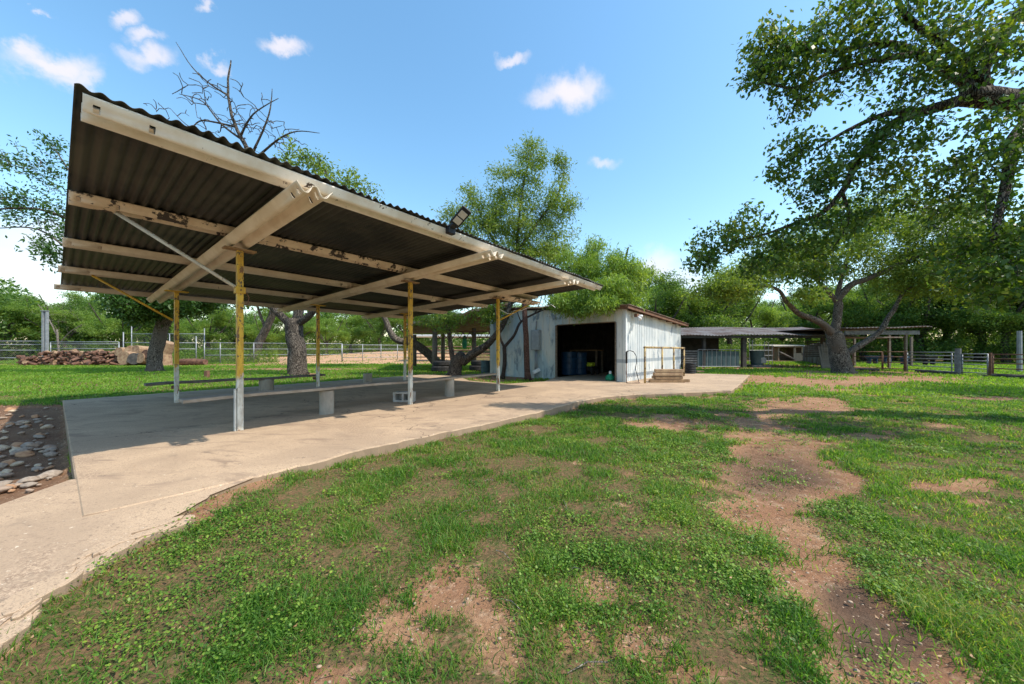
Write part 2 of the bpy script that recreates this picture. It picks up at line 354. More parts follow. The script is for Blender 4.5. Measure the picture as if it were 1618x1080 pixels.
def seg_dist(x, y, pts):
    d = np.full(x.shape, 1e9)
    for a, b in zip(pts[:-1], pts[1:]):
        ax, ay, bx, by = a[0], a[1], b[0], b[1]; l2 = (bx-ax)**2+(by-ay)**2
        t = np.clip(((x-ax)*(bx-ax)+(y-ay)*(by-ay))/l2, 0, 1); d = np.minimum(d, np.hypot(x-ax-t*(bx-ax), y-ay-t*(by-ay)))
    return d
def inpoly(x, y, poly):
    r = np.zeros(x.shape, bool); n = len(poly); j = n-1
    for i in range(n):
        xi, yi, xj, yj = poly[i][0], poly[i][1], poly[j][0], poly[j][1]
        if yi != yj: r ^= ((yi > y) != (yj > y)) & (x < (xj-xi)*(y-yi)/(yj-yi)+xi)
        j = i
    return r
# concrete outlines on the ground
front_px = [(128,815),(240,790),(330,770),(392,755),(430,746),(470,735),(560,712),(630,698),(700,682),(760,671),(820,657),(870,646),(915,633),(950,627),(1000,623),(1080,620),(1155,616.5),(1166,610),(1184,592)]
FRONT = [G0(*p) for p in front_px]
shedC = G0(987, 603); sdS = Vector((.68, .733, 0)).normalized(); sdF = Vector((-sdS.y, sdS.x, 0))
def S(a, b, z=0.0): return shedC+sdS*a+sdF*b+Vector((0, 0, z))       # a along side wall, b along front wall
SLAB = [L(-1.35, 6.2)]+FRONT+[S(5.9, -.3), S(5.85, 2.75), S(.25, 2.75), S(-.02, 2.75), G0(860, 602), G0(800, 606), G0(742, 601), G0(724, 594), L(7.9, 6.2)]
PATH = [G0(-150, 830, -.03), G0(0, 803, -.03), G0(112, 762, -.03), L(-1.0, -1.2), L(.4, -1.7), G0(470, 728, -.008), G0(395, 756, -.008), G0(330, 784, -.02), G0(240, 838, -.03), G0(130, 907, -.03), G0(0, 992, -.03), G0(-120, 1075, -.03),
        Vector((-3.6, .3, 0)), Vector((-7, -.5, 0)), Vector((-8, 1.2, 0))]
PXY = [(p.x, p.y) for p in PATH]; SXY = [(p.x, p.y) for p in SLAB]
ROCKBED = [(-14, 1.7), tuple(G0(0, 806, -.1).xy), tuple(G0(112, 765, -.1).xy), tuple(G0(103, 640, -.1).xy), tuple(G0(-60, 640, -.1).xy), (-17, 6)]
def strip_lift(x, y):
    d = seg_dist(x, y, [(p.x, p.y) for p in LEFTSTRIP]); return .062*np.exp(-(d/.28)**2)
EDGE = [G0(p[0], p[1]+8, -.1) for p in front_px]
LEFTSTRIP = [G0(x, y, -.08) for x, y in ((-60,1075),(0,1018),(70,965),(140,915),(200,875),(280,845),(340,800),(420,762))]
LAWNEDGE = [L(-1.35, 6.3), L(8.2, 6.3)]
def dirt(x, y):
    n = fbm(x, y, 1.6, 3, 3)-.5; n2 = fbm(x, y, 7, 3, 8)-.5
    d = field(DIRT, x, y)
    ed = seg_dist(x, y, [(p.x, p.y) for p in EDGE]); d = np.maximum(d, .75-ed/.16)
    ed = seg_dist(x, y, [(p.x, p.y) for p in LEFTSTRIP]); d = np.maximum(d, .8-ed/.13)
    ed = seg_dist(x, y, [(p.x, p.y) for p in LAWNEDGE]); d = np.maximum(d, .6-ed/.25)
    for (cx, cy, r) in ((-2.4, 14.6, 2.2), (-.4, 13.6, 1.6), (-9.7, 15.6, 1.1), (16, 17, 2.5), (19, 17, 2), (-19.1, 18.4, .9)):
        d = np.maximum(d, 1-((x-cx)**2+(y-cy)**2*1.5)/r**2)
    d = np.maximum(d, np.where((x > 10) & (x < 24) & (y > 20.5) & (y < 27), .8, -3))
    # paths beyond the lawn
    d = np.maximum(d, .9-np.abs(y-20.2)/.9*np.where((x < -8) & (x > -19.5), 1, 50))
    d = np.maximum(d, np.where((y > 27.5) & (y < 70) & (x > -.74*y) & (x < -.16*y), 1.2, -3))
    d = np.maximum(d, np.where((y > 24.5) & (y < 27) & (x < -16), .9, -3))
    d = np.maximum(d, 1-((x+17)/14)**2-((y-48)/11)**2)
    n3 = fbm(x, y, .55, 3, 61)-.5
    n4 = fbm(x, y, 3.6, 2, 77)-.5; v = d+n*2.0+n2*1.9+n3*1.3+n4*1.2
    v = np.clip((v+.12)/.85, 0, 1)
    v = np.maximum(v, inpoly(x, y, ROCKBED)*1.0)
    return v
def hills(x, y):
    z = .9*np.exp(-((x+15)/12)**2-((y-46)/8)**2)+.8*np.exp(-((x+6)/7)**2-((y-52)/8)**2)+.5*np.exp(-((x+38)/9)**2-((y-36)/5)**2)
    return z
def gz(x, y):
    x = np.asarray(x, float); y = np.asarray(y, float)
    near = np.exp(-(x**2+y**2)/900)
    return -.1+strip_lift(x, y)*(y < 4)+(fbm(x, y, .7, 2, 5)-.5)*.06*near+(fbm(x, y, 5, 2, 6)-.5)*.02*near+hills(x, y)-.12*inpoly(x, y, ROCKBED)*.4
def gz1(x, y): return float(gz(np.array([x]), np.array([y]))[0])

def axis(a, b, step, far, g=1.13):
    c = list(np.arange(a, b+1e-6, step)); s = step
    while c[-1] < far: s *= g; c.append(c[-1]+s)
    s = step
    while c[0] > -far: s *= g; c.insert(0, c[0]-s)
    return np.array(c)
ax_ = axis(-9, 12, .075, 900); ay_ = axis(-.5, 14, .075, 900)
GX, GY = np.meshgrid(ax_, ay_); gx = GX.ravel(); gy = GY.ravel()
nx, ny = len(ax_), len(ay_)
idx = np.arange(nx*ny).reshape(ny, nx)
gf = np.stack([idx[:-1, :-1], idx[:-1, 1:], idx[1:, 1:], idx[1:, :-1]], -1).reshape(-1, 4)
dm = dirt(gx, gy); gzz = gz(gx, gy)
gzz = gzz-.02*dm*np.exp(-(gx**2+gy**2)/400)
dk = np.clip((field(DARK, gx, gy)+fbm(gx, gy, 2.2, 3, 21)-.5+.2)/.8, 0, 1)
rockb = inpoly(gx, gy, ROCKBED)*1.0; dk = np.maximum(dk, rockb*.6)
warm = ((gy > 26) & (gy < 75) & (gx > -.8*gy) & (gx < -.1*gy))*1.0
def ground_mat():
    m, nt, b = base('soil_and_turf', .97, 0, .08)
    v = coords(nt); a = N(nt, 'ShaderNodeAttribute', attribute_name='dirt'); a2 = N(nt, 'ShaderNodeAttribute', attribute_name='damp_and_shade'); a3 = N(nt, 'ShaderNodeAttribute', attribute_name='warm')
    n1 = noise(nt, v, 2.2, 8, .65); n2 = noise(nt, v, 45, 6, .7); n3 = noise(nt, v, 9, 8, .7)
    so_ = mix(nt, sm(nt, n1, .35, .65), (.35, .20, .11), (.26, .13, .072))
    so_ = mix(nt, sm(nt, n3, .5, .72), so_, (.45, .305, .195))
    so_ = mix(nt, sm(nt, n2, .45, .7), so_, (.22, .12, .07))
    so_ = mix(nt, a3.outputs['Fac'], so_, (.48, .29, .17))
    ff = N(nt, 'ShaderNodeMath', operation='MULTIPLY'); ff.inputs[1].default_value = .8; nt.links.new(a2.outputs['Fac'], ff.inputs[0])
    so_ = mix(nt, ff.outputs[0], so_, (.075, .052, .038))  # wet soil and painted shade both darken the soil here
    vo = N(nt, 'ShaderNodeTexVoronoi', i_Scale=38.0); nt.links.new(v, vo.inputs['Vector'])
    pk = sm(nt, vo.outputs['Distance'], .17, .1); so_ = mix(nt, pk, so_, (.5, .36, .25))
    tf = mix(nt, sm(nt, n3, .35, .65), (.13, .085, .045), (.075, .095, .028))
    tf = mix(nt, sm(nt, n2, .45, .6), tf, (.20, .115, .062))
    ad = N(nt, 'ShaderNodeMath', operation='MULTIPLY_ADD'); nt.links.new(n3, ad.inputs[0]); ad.inputs[1].default_value = 1.5; nt.links.new(a.outputs['Fac'], ad.inputs[2])
    c = mix(nt, sm(nt, ad.outputs[0], .88, 1.3), tf, so_)
    nt.links.new(c, b.inputs['Base Color']); nb = bump(nt, b, n3, .7, .05); nb = bump(nt, b, n2, .6, .015, nb); bump(nt, b, vo.outputs['Distance'], .3, .01, nb); return m
M['ground'] = ground_mat()
go = mesh_np('ground', np.stack([gx, gy, gzz], 1), gf, M['ground'], smooth=True, attr={'dirt': ('POINT', dm), 'damp_and_shade': ('POINT', dk), 'warm': ('POINT', warm)})
tag(go, kind='structure')

# ------------------------------------------------------------------ concrete
def conc_mat(name, dark=False):
    m, nt, b = base(name, .93, 0, .15); v = coords(nt)
    n1 = noise(nt, v, .9, 8, .6, .4); n2 = noise(nt, v, 4, 8, .7); n3 = noise(nt, v, 130, 3, .6); n4 = noise(nt, coords(nt, (1, 3.2, 1)), 1.3, 8, .65, .8)
    c = mix(nt, sm(nt, n1, .38, .62), (.49, .355, .235), (.38, .275, .185))
    c = mix(nt, sm(nt, n4, .52, .66), c, (.28, .20, .14))
    n5 = noise(nt, v, .55, 7, .75, .3); sp = sm(nt, n5, .52, .62); c = mix(nt, sp, c, mix(nt, sm(nt, noise(nt, v, 60, 4, .8), .42, .58), (.52, .38, .26), (.24, .165, .11)))
    c = mix(nt, sm(nt, n2, .56, .72), c, (.29, .215, .15))
    c = mix(nt, sm(nt, noise(nt, coords(nt, (1, 1, 1), 'Object', (7, 3, 0)), 1.5, 9, .72, 1.0), .60, .68), c, (.20, .15, .11))
    c = mix(nt, sm(nt, n3, .52, .62), c, (.31, .225, .155)); c = mix(nt, sm(nt, noise(nt, v, 38, 4, .7), .56, .66), c, (.27, .195, .135))
    c = mix(nt, sm(nt, noise(nt, v, 30, 3, .6), .66, .72), c, (.62, .50, .37))
    vo = N(nt, 'ShaderNodeTexVoronoi', i_Scale=1.9, feature='DISTANCE_TO_EDGE'); wv = N(nt, 'ShaderNodeVectorMath', operation='ADD'); nn = N(nt, 'ShaderNodeTexNoise', i_Scale=2.5, i_Detail=5.0)
    nt.links.new(v, nn.inputs['Vector']); nt.links.new(v, wv.inputs[0]); nt.links.new(nn.outputs['Color'], wv.inputs[1])
    nt.links.new(wv.outputs[0], vo.inputs['Vector']); vo.inputs['Scale'].default_value = .22
    ck = sm(nt, vo.outputs['Distance'], .0024, .0006)
    c = mix(nt, ck, c, (.1, .07, .05))
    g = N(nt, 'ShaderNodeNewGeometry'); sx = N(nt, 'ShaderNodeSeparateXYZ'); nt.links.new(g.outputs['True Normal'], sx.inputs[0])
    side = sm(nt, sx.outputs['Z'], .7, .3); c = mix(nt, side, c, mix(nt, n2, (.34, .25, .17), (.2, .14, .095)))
    nt.links.new(c, b.inputs['Base Color']); nb = bump(nt, b, n3, .35, .006); bump(nt, b, n2, .25, .02, nb); return m
M['concrete'] = conc_mat('tan_concrete')
def slab_obj(name, poly, ztop, zbot, rough=.012, jag=None):
    pts = []
    n = len(poly)
    for i in range(n):
        a = poly[i]; b = poly[(i+1) % n]; k = max(1, int((b-a).length/.07)) if (jag and i in jag) else 1
        for q in range(k):
            p = a+(b-a)*q/k
            if k > 1 and q: p = p+Vector((mnoise.noise(p*3)*.05+mnoise.noise(p*14)*rough*1.6, mnoise.noise(p*3+Vector((5, 5, 0)))*.05+mnoise.noise(p*17)*rough*1.6, 0))
            pts.append(p)
    n = len(pts); c = sum(pts, Vector())/n
    inn = []
    for i, p in enumerate(pts):
        t = (pts[(i+1) % n]-pts[i-1]); nn_ = Vector((-t.y, t.x, 0)).normalized(); inn.append(p+nn_*.012)
    vs = [(p.x, p.y, ztop) for p in inn]+[(p.x, p.y, ztop-.014) for p in pts]+[(p.x+mnoise.noise(p*9)*.02, p.y, zbot) for p in pts]
    fs = [tuple(range(n))]+[(i, n+i, n+(i+1) % n, (i+1) % n) for i in range(n)]+[(n+i, 2*n+i, 2*n+(i+1) % n, n+(i+1) % n) for i in range(n)]
    # orient
    area = sum(pts[i].x*pts[(i+1) % n].y-pts[(i+1) % n].x*pts[i].y for i in range(n))
    if area < 0: fs = [f[::-1] for f in fs]; 
    me = bpy.data.meshes.new(name); me.from_pydata(vs, [], fs); me.update(); me.materials.append(M['concrete'])
    o = bpy.data.objects.new(name, me); COL.objects.link(o); tag(o, kind='structure'); return o
slab_obj('concrete_slab', SLAB, 0, -.16, jag=set(range(5, 19)))
slab_obj('concrete_path', PATH, -.008, -.2, jag={7, 8, 9, 10})

# ------------------------------------------------------------------ pavilion
WP = [(-.156, .0), (-.148, -.012), (-.128, -.04), (-.112, -.066), (-.096, -.081), (-.078, -.084), (-.058, -.077), (-.042, -.052), (-.028, -.018), (-.012, -.001), (.012, -.001),
      (.028, -.018), (.042, -.052), (.058, -.077), (.078, -.084), (.096, -.081), (.112, -.066), (.128, -.04), (.148, -.012), (.156, .0)]
def wrail(a, b, name, mat, parent, holes=(.06, .32), zoff=.042):
    a = Vector(a); b = Vector(b); d = b-a; Ln = d.length; d.normalize(); x = d.cross(Vector((0, 0, 1))).normalized(); u = x.cross(d)
    st = sorted(set([0, Ln]+[h+e for h in holes for e in (-.016, .016)]+[Ln-h+e for h in holes for e in (-.016, .016)]+list(np.linspace(.6, Ln-.6, max(2, int(Ln/.8))))))
    hs_ = [(h-.017, h+.017) for h in holes]+[(Ln-h-.017, Ln-h+.017) for h in holes]
    mb = MB(); n = len(WP); vs = []
    for s_ in st:
        for (q, z) in WP: vs.append(a+d*s_+x*q+u*(z+zoff))
    fs = []
    for i in range(len(st)-1):
        mid = (st[i]+st[i+1])/2; inh = any(lo < mid < hi for lo, hi in hs_)
        for k in range(n-1):
            if inh and k in (2, 3, 11, 12, 15, 16): continue
            fs.append((i*n+k, i*n+k+1, (i+1)*n+k+1, (i+1)*n+k))
    mb.add(vs, fs); o = mb.build(name, mat, parent, smooth=True)
    m = o.modifiers.new('thickness', 'SOLIDIFY'); m.thickness = .0035; m.offset = 0
    return o
pav = rooted('open_pavilion', tuple(O0), 'long open pavilion of white steel rails and dark corrugated roof on yellow posts', 'pavilion')
def rz(j): return 2.674+(2.32-2.674)*(j+1.803)/7.836       # purlin height
def bz(j): return 2.516+(2.204-2.516)*(j+2.162)/8.245      # cross beam height
PUR = [-1.803+1.959*k for k in range(5)]
for k, j in enumerate(PUR):
    if k == 0:
        o = wrail(L(-1.34, j, rz(j)), L(7.27, j, rz(j)), 'purlin', M['rail_white'], pav)
        o['label'] = 'front edge rail, white with dark bolt holes'
    else:
        i0 = -1.365-[0, .0, .02, .05, .09][k]
        for (s0, s1, dz, mt) in ((i0, 2.72, 0, 'beam'), (2.6, 7.3, -.004, 'beam_rust' if k == 1 else 'beam')):
            pass
        o = wrail(L(i0, j, rz(j)), L(2.66, j, rz(j)), 'purlin', M['beam_rust'] if k == 1 else M['beam'], pav)
        o = wrail(L(2.52, j, rz(j)-.006), L(7.2, j, rz(j)-.006), 'purlin', M['beam'], pav)
for i in (0, 2.654, 5.308):
    wrail(L(i, -2.162, bz(-2.162)), L(i, 6.2, bz(6.2)), 'cross_beam', M['beam'], pav, holes=(.07, .2))
# roof sheet
n1 = int(8.66/.08*8); U = np.linspace(-1.375, 7.30, n1); ridge = .014*np.cos(2*np.pi*U/.09)+.004*np.sin(2*np.pi*U/.31)*0
J = np.linspace(-2.0, 6.16, 12); vs = []
for j in J:
    # sheet ends are slightly uneven along the eave
    jj = j+(.012*np.sin(U*3.1)+.008*np.sin(U*9.7) if j == J[0] else 0)
    sag = .012*np.sin((j+1.8)/1.96*np.pi)**2
    vs.append(np.stack([O0.x+D1.x*U+DN.x*jj, O0.y+D1.y*U+DN.y*jj, np.full(n1, rz(j)+.062-sag*.4)+ridge*(1+.25*np.sin(U*5.3+j))+.005*np.sin(U*2.9+j*2)+.004*np.sin(U*7.1)], 1))
vs = np.concatenate(vs); idx = np.arange(n1*12).reshape(12, n1)
fs = np.stack([idx[:-1, :-1], idx[:-1, 1:], idx[1:, 1:], idx[1:, :-1]], -1).reshape(-1, 4)
ro = mesh_np('corrugated_roof', vs, fs, M['roofing'], pav, True, off=tuple(O0))
m = ro.modifiers.new('thickness', 'SOLIDIFY'); m.thickness = .004
# posts
def post(i, j, top, w=.068, collar=False, cap=True, extra=False):
    mb = MB(); c = L(i, j)
    mb.box(c+Vector((0, 0, top/2)), (w, w, top), (D1, -DN, Vector((0, 0, 1))))
    p = mb.build('post', M['post'], pav, bevel=.006)
    if collar:
        MB().box(c+Vector((0, 0, 1.82)), (w+.035, w+.035, .085), (D1, -DN, Vector((0, 0, 1)))).build('collar', M['yellow'], p, bevel=.004)
        MB().tube([c-DN*(w/2+.012)+Vector((0, 0, 1.82)), c-DN*(w/2+.03)+Vector((0, 0, 1.82))], .011, 6).build('bolt', M['rustpipe'], p)
        MB().tube([c+D1*.07+Vector((0, 0, 1.8)), c+D1*.10+Vector((0, 0, 1.74)), c+D1*.09+Vector((0, 0, 1.66)), c+D1*.06+Vector((0, 0, 1.63))], .006, 5).build('wire_hook', M['rustpipe'], p)
    if extra:
        MB().box(c-D1*.052-DN*.01+Vector((0, 0, .27)), (.02, .04, .54), (D1, -DN, Vector((0, 0, 1)))).build('side_strip', M['brace'], p, bevel=.003)
    if cap:
        MB().box(c+Vector((0, 0, top+.011)), (.34, .13, .022), (D1, -DN, Vector((0, 0, 1)))).build('cap_plate', M['timber'] if j == 0 else M['yellow'], p, bevel=.003)
for k in range(3):
    post(k*2.654, 0, 2.335, collar=(k == 0), extra=(k == 0)); post(k*2.654, 3.853, 2.185)
def strut(a, b, r, mat, name='brace'):
    return MB().tube([a, b], r, 8).build(name, mat, pav, smooth=True)
strut(L(-1.05, PUR[1], rz(PUR[1])-.045), L(-.05, 0.0, 1.86), .021, M['brace'])
strut(L(-1.05, PUR[3], rz(PUR[3])-.045), L(-.05, 3.85, 1.62), .02, M['yellow'])
strut(L(5.36, 0, 1.80), L(6.9, .05, rz(0)-.2), .02, M['yellow'])
# short rail under the right bay that the brace holds
wrail(L(5.2, .08, 2.40), L(7.2, .08, 2.42), 'short_rail', M['beam_rust'], pav)
cpts = [L(5.5, .1, 2.1), L(5.75, .05, 2.0), L(5.95, 0, 2.02), L(6.1, .1, 2.12), L(6.35, 0, 2.14), L(6.5, -.1, 2.22), L(6.9, -.3, 2.25), L(7.1, -.5, 2.34), L(7.5, -.4, 2.30)]
MB().tube(cpts, .011, 6).build('loose_cable', M['whitepl'], pav, smooth=True)
bx_ = L(4.05, 1.0, bz(1.0)-.16)
MB().box(bx_, (.1, .1, .05)).tube([bx_, bx_+Vector((0, 0, .1))], .03, 8).build('junction_box', M['beam'], pav, bevel=.008)

# solar flood lamp on the front rail
lp = L(1.80, -2.03, rz(-1.9)+.02)
lamp = rooted('solar_lamp', tuple(lp), 'black solar flood lamp with two pale panels on the white front rail', 'lamp')
hd = (P(752, 343, lp.y-.05)-P(716, 372, lp.y+.0)); dirh = (Vector((.55, -.40, .42))).normalized()
lx = dirh.cross(Vector((-.1, -.8, -.9))).normalized(); ln_ = lx.cross(dirh).normalized()
if ln_.z > 0: ln_ = -ln_
st_ = lp+dirh*.03
mb = MB(); c = st_+dirh*.19; mb.box(c, (.31, .145, .038), (dirh, lx, -ln_)); hsg = mb.build('housing', M['black'], lamp, bevel=.018)
for q in (.135, .245):
    MB().box(st_+dirh*q+ln_*.020, (.092, .098, .006), (dirh, lx, -ln_)).build('panel', M['ledpanel'], hsg, bevel=.003)
MB().box(lp-Vector((0, 0, .035)), (.12, .08, .08), (D1, -DN, Vector((0, 0, 1)))).beam(lp, st_+dirh*.07, .10, .05).build('bracket', M['black'], lamp, bevel=.01)

# ------------------------------------------------------------------ benches and slab furniture
def pedestal(c, r, h):
    pr = [(0, 0)]+[(r*1.02, 0), (r*1.02, .01)]+[(r, .02), (r*.985, h*.5), (r, h-.012), (r*.96, h), (0, h)]
    return MB().lathe(c, pr, 28)
bl = lambda t: Vector((-3.04+.601*t, 5.65+.799*t, 0))
b1 = rooted('bench', tuple(bl(1.2)), 'long pale plank bench on round concrete pedestals beside the front row of posts', 'bench')
def plank(a, b, w, h, name, mat, par):
    mb = MB(); n = 14; pts = [a+(b-a)*k/n for k in range(n+1)]
    d = (b-a).normalized(); x = d.cross(Vector((0, 0, 1)))
    vs = []
    for k, p in enumerate(pts):
        zz = .006*math.sin(k*1.3)+.01*math.sin(k*.5); ww = w/2+.004*math.sin(k*2.1)
        vs += [p-x*ww+Vector((0, 0, zz)), p+x*ww+Vector((0, 0, zz)), p+x*ww+Vector((0, 0, zz+h)), p-x*ww+Vector((0, 0, zz+h))]
    fs = [(0, 3, 2, 1), (n*4, n*4+1, n*4+2, n*4+3)]
    for k in range(n):
        for q in range(4): fs.append((k*4+q, k*4+(q+1) % 4, (k+1)*4+(q+1) % 4, (k+1)*4+q))
    mb.add(vs, fs); return mb.build(name, mat, par, bevel=.004)
plank(bl(-1.75)+Vector((0, 0, .395)), bl(4.25)+Vector((0, 0, .395)), .27, .04, 'plank', M['plank_light'], b1)
for t in (0, 2.7): pedestal(bl(t), .108, .385).build('pedestal', M['pedestal'], b1, smooth=False, bevel=0)
bb = lambda t: Vector((-6.55+.601*t, 6.72+.799*t, 0))
b2 = rooted('bench', tuple(bb(1.5)), 'long dark weathered plank bench at the back of the slab facing the green lawn', 'bench')
pa_ = G0(229, 604, .38); pb_ = G0(512, 598, .33)
pa_.z = .36; pb_.z = .36
def at_px(px, py, z): return G0(px, py, z)
A_ = at_px(229, 603.5, .37); B_ = at_px(511, 597.0, .37)
# keep the bench parallel to the rear posts
A_ = Vector((-7.35, 6.95, .36)); 
def on_line(px, base_, dirv):
    k = (px-CX)/F; t = (k*base_.y-base_.x)/(dirv.x-k*dirv.y); return base_+dirv*t
bq = L(0, 4.1, .35); A_ = on_line(229, bq, D1); B_ = on_line(511, bq, D1)
plank(A_, B_, .26, .045, 'plank', M['plank_dark'], b2)
pq = on_line(421, L(0, 4.1), D1); pedestal(pq, .15, .345).build('pedestal', M['pedestal'], b2)
pq = on_line(300, L(0, 4.1), D1)
MB().box(L(0, 4.0, .3), (.1, .12, .06), (D1, -DN, Vector((0, 0, 1)))).build('bracket', M['rustpipe'], b2)
MB().box(L(2.654, 3.98, .3), (.1, .12, .06), (D1, -DN, Vector((0, 0, 1)))).build('bracket', M['rustpipe'], b2)
q = G0(581, 605); single(pedestal(q, .135, .30), 'concrete_pedestal', M['pedestal'], tuple(q), 'lone short round concrete pedestal without a plank at the back of the slab', 'pedestal')
q = G0(327, 595.5, -.1); single(MB().box(q+Vector((0, 0, .12)), (.14, .14, .3)), 'wooden_stump', M['rustpipe'], tuple(q), 'short dark wooden stub in the lawn just behind the long dark bench', 'stump', bevel=.01)
# cinder block with two cores, laid on its side
q = G0(639, 634)
cb = MB(); X_ = Vector((math.cos(-.1), math.sin(-.1), 0)); Y_ = Vector((-X_.y, X_.x, 0)); Z_ = Vector((0, 0, 1)); AX = (X_, Y_, Z_)
for (dx, sx_) in ((-.178, .045), (0, .038), (.178, .045)): cb.box(q+X_*dx+Z_*.1, (sx_, .19, .19), AX)
for dz in (.019, .181): cb.box(q+Z_*dz, (.398, .186, .038), AX)
cb.box(q+Z_*.1+Y_*.085, (.39, .01, .18), AX)
single(cb, 'cinder_block', M['block'], tuple(q), 'grey hollow concrete block lying on the slab beside the middle front post', 'block', bevel=.004)
# ------------------------------------------------------------------ shed
shed = rooted('metal_shed', tuple(S(2.9, 3.1)), 'weathered pale metal shed with an open doorway and a sloping rusty roof', 'shed')
HF0, HF1 = 2.36, 2.16      # eave height along the side wall
def siding(p0, p1, z0f, z1f, pitch, amp, name, mat, holes=None, style='rib'):
    d = p1-p0; Ln = d.length; d = d.normalized(); nrm = Vector((d.y, -d.x, 0)); xs = []
    k = 0
    while k*pitch < Ln:
        b0 = k*pitch
        for (o_, a_) in ((0, 0), (pitch*.62, 0), (pitch*.68, 1), (pitch*.86, 1), (pitch*.92, 0)):
            if b0+o_ < Ln: xs.append((b0+o_, a_*amp))
        k += 1
    xs.append((Ln, 0))
    mb = MB(); segs = []
    for (s_, a_) in xs:
        segs.append((s_, a_))
    for (s0, a0), (s1, a1) in zip(segs[:-1], segs[1:]):
        mid = (s0+s1)/2; spans = [(z0f(mid), None)]
        za0, za1, zb0, zb1 = z0f(s0), z0f(s1), z1f(s0), z1f(s1)
        if holes and holes[0] < mid < holes[1]: za0 = za1 = holes[2]
        q0 = p0+d*s0+nrm*a0; q1 = p0+d*s1+nrm*a1
        mb.add([(q0.x, q0.y, za0), (q1.x, q1.y, za1), (q1.x, q1.y, zb1), (q0.x, q0.y, zb0)], [(0, 1, 2, 3)])
    o = mb.build(name, mat, shed); m = o.modifiers.new('thickness', 'SOLIDIFY'); m.thickness = .003; m.offset = -1; return o
LF = 6.35; LS = 5.7
toph = lambda s: 2.40+(.42 if s < 0 else 0)
# front wall: from left end (b=LF) to corner (b=0); wall top rises to the left a little
ftop = lambda s: 2.78-.40*(s/LF)
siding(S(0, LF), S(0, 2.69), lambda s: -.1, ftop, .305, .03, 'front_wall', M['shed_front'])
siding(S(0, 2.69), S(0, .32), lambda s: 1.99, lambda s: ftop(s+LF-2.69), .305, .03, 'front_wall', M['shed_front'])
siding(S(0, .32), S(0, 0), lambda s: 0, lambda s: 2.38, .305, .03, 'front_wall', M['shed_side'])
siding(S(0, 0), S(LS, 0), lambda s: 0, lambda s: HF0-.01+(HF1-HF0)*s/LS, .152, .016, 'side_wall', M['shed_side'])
siding(S(LS, 0), S(LS, LF), lambda s: -.1, lambda s: 2.20+.063*s, .305, .02, 'rear_wall', M['darkwall'])  # rear and far walls: shade of the unlit interior put into their colour
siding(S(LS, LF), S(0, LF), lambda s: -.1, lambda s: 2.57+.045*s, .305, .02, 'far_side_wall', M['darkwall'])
MB().beam(S(-.025, .03, 1.19), S(-.025, .03, 1.19)+Vector((0, 0, 2.36)), .06, .06)
MB().box(S(-.026, -.026, 1.18), (.10, .10, 2.36), (sdS, sdF, Z_)).build('corner_trim', M['shed_side'], shed, bevel=.004)
fr = MB(); fr.box(S(-.02, 2.70, .98), (.07, .06, 1.96), (sdS, sdF, Z_)); fr.box(S(-.02, .30, .98), (.05, .04, 1.96), (sdS, sdF, Z_)); fr.box(S(.07, 1.5, 2.01), (.06, 2.5, .09), (sdS, sdF, Z_))
fr.build('door_frame', M['woodgrey'], shed, bevel=.004)
# roof: sheet with overhang
rc = MB()
def roofz(a, b): return 2.43-.045*a+(.40/LF)*b
nn = 150; vs = []; us = np.linspace(-.3, LF+.3, nn)
aa = [-.35, 1.5, 3.5, LS+.25]
for a_ in aa:
    for kk, b_ in enumerate(us):
        p = S(a_, b_, roofz(a_, b_)+.03+.012*math.cos(kk*math.pi/2)); vs.append(p)
idx = np.arange(4*nn).reshape(4, nn); rc.add(vs, [tuple(f) for f in np.stack([idx[:-1, :-1], idx[:-1, 1:], idx[1:, 1:], idx[1:, :-1]], -1).reshape(-1, 4).tolist()])
o = rc.build('roof', M['rustroof'], shed); m = o.modifiers.new('thickness', 'SOLIDIFY'); m.thickness = .01
rf = MB()
rf.beam(S(-.3, -.24, roofz(-.3, -.24)-.03), S(LS+.2, -.24, roofz(LS+.2, -.24)-.03), .04, .09)
for a_ in np.arange(-.2, LS+.2, .8): rf.beam(S(a_, -.22, roofz(a_, -.2)-.05), S(a_, .4, roofz(a_, .4)-.05), .04, .08)
rf.build('rafters', M['rustpipe'], shed)
# things fixed to the shed
def on_wall(px):    # b along the front wall for an image column
    k = (px-CX)/F; return ((k*shedC.y)-shedC.x)/(sdF.x-k*sdF.y)
b_ = on_wall(849); yy = S(0, b_).y; ebox = S(-.09, b_, CH-(537-HY)*yy/F)
eb = MB().box(ebox, (.14, .40, .80), (sdS, sdF, Z_)).build('electric_box', M['greybox'], shed, bevel=.012)
MB().box(ebox-sdS*.075, (.012, .36, .74), (sdS, sdF, Z_)).build('box_door', M['greybox'], eb, bevel=.004)
MB().tube([ebox-Z_*.4+sdF*.03, Vector((ebox.x, ebox.y, 0))+sdF*.03], .03, 8).tube([ebox-Z_*.4+sdF*-.05, Vector((ebox.x, ebox.y, .1))-sdF*.05], .022, 8).build('conduit', M['galv'], eb, smooth=True)
MB().tube([ebox+Z_*.4, ebox+Z_*.75+sdS*.04], .022, 8).build('conduit', M['galv'], eb, smooth=True)
b_ = on_wall(850); q = S(-.25, b_-.1, .18)
MB().beam(q+Vector((-.12, -.03, -.03)), q+Vector((.14, .05, .1)), .13, .12).build('downspout', M['whitepl'], shed, bevel=.01)
MB().beam(S(-.1, b_+.35, .25), S(-.15, b_+.42, -.08), .05, .05).build('drain_stub', M['whitepl'], shed, bevel=.01)
q = S(.55, -.16, 2.19)
fl = MB().box(q, (.16, .1, .1), (sdS, sdF, Z_)).build('light_mount', M['rustpipe'], shed)
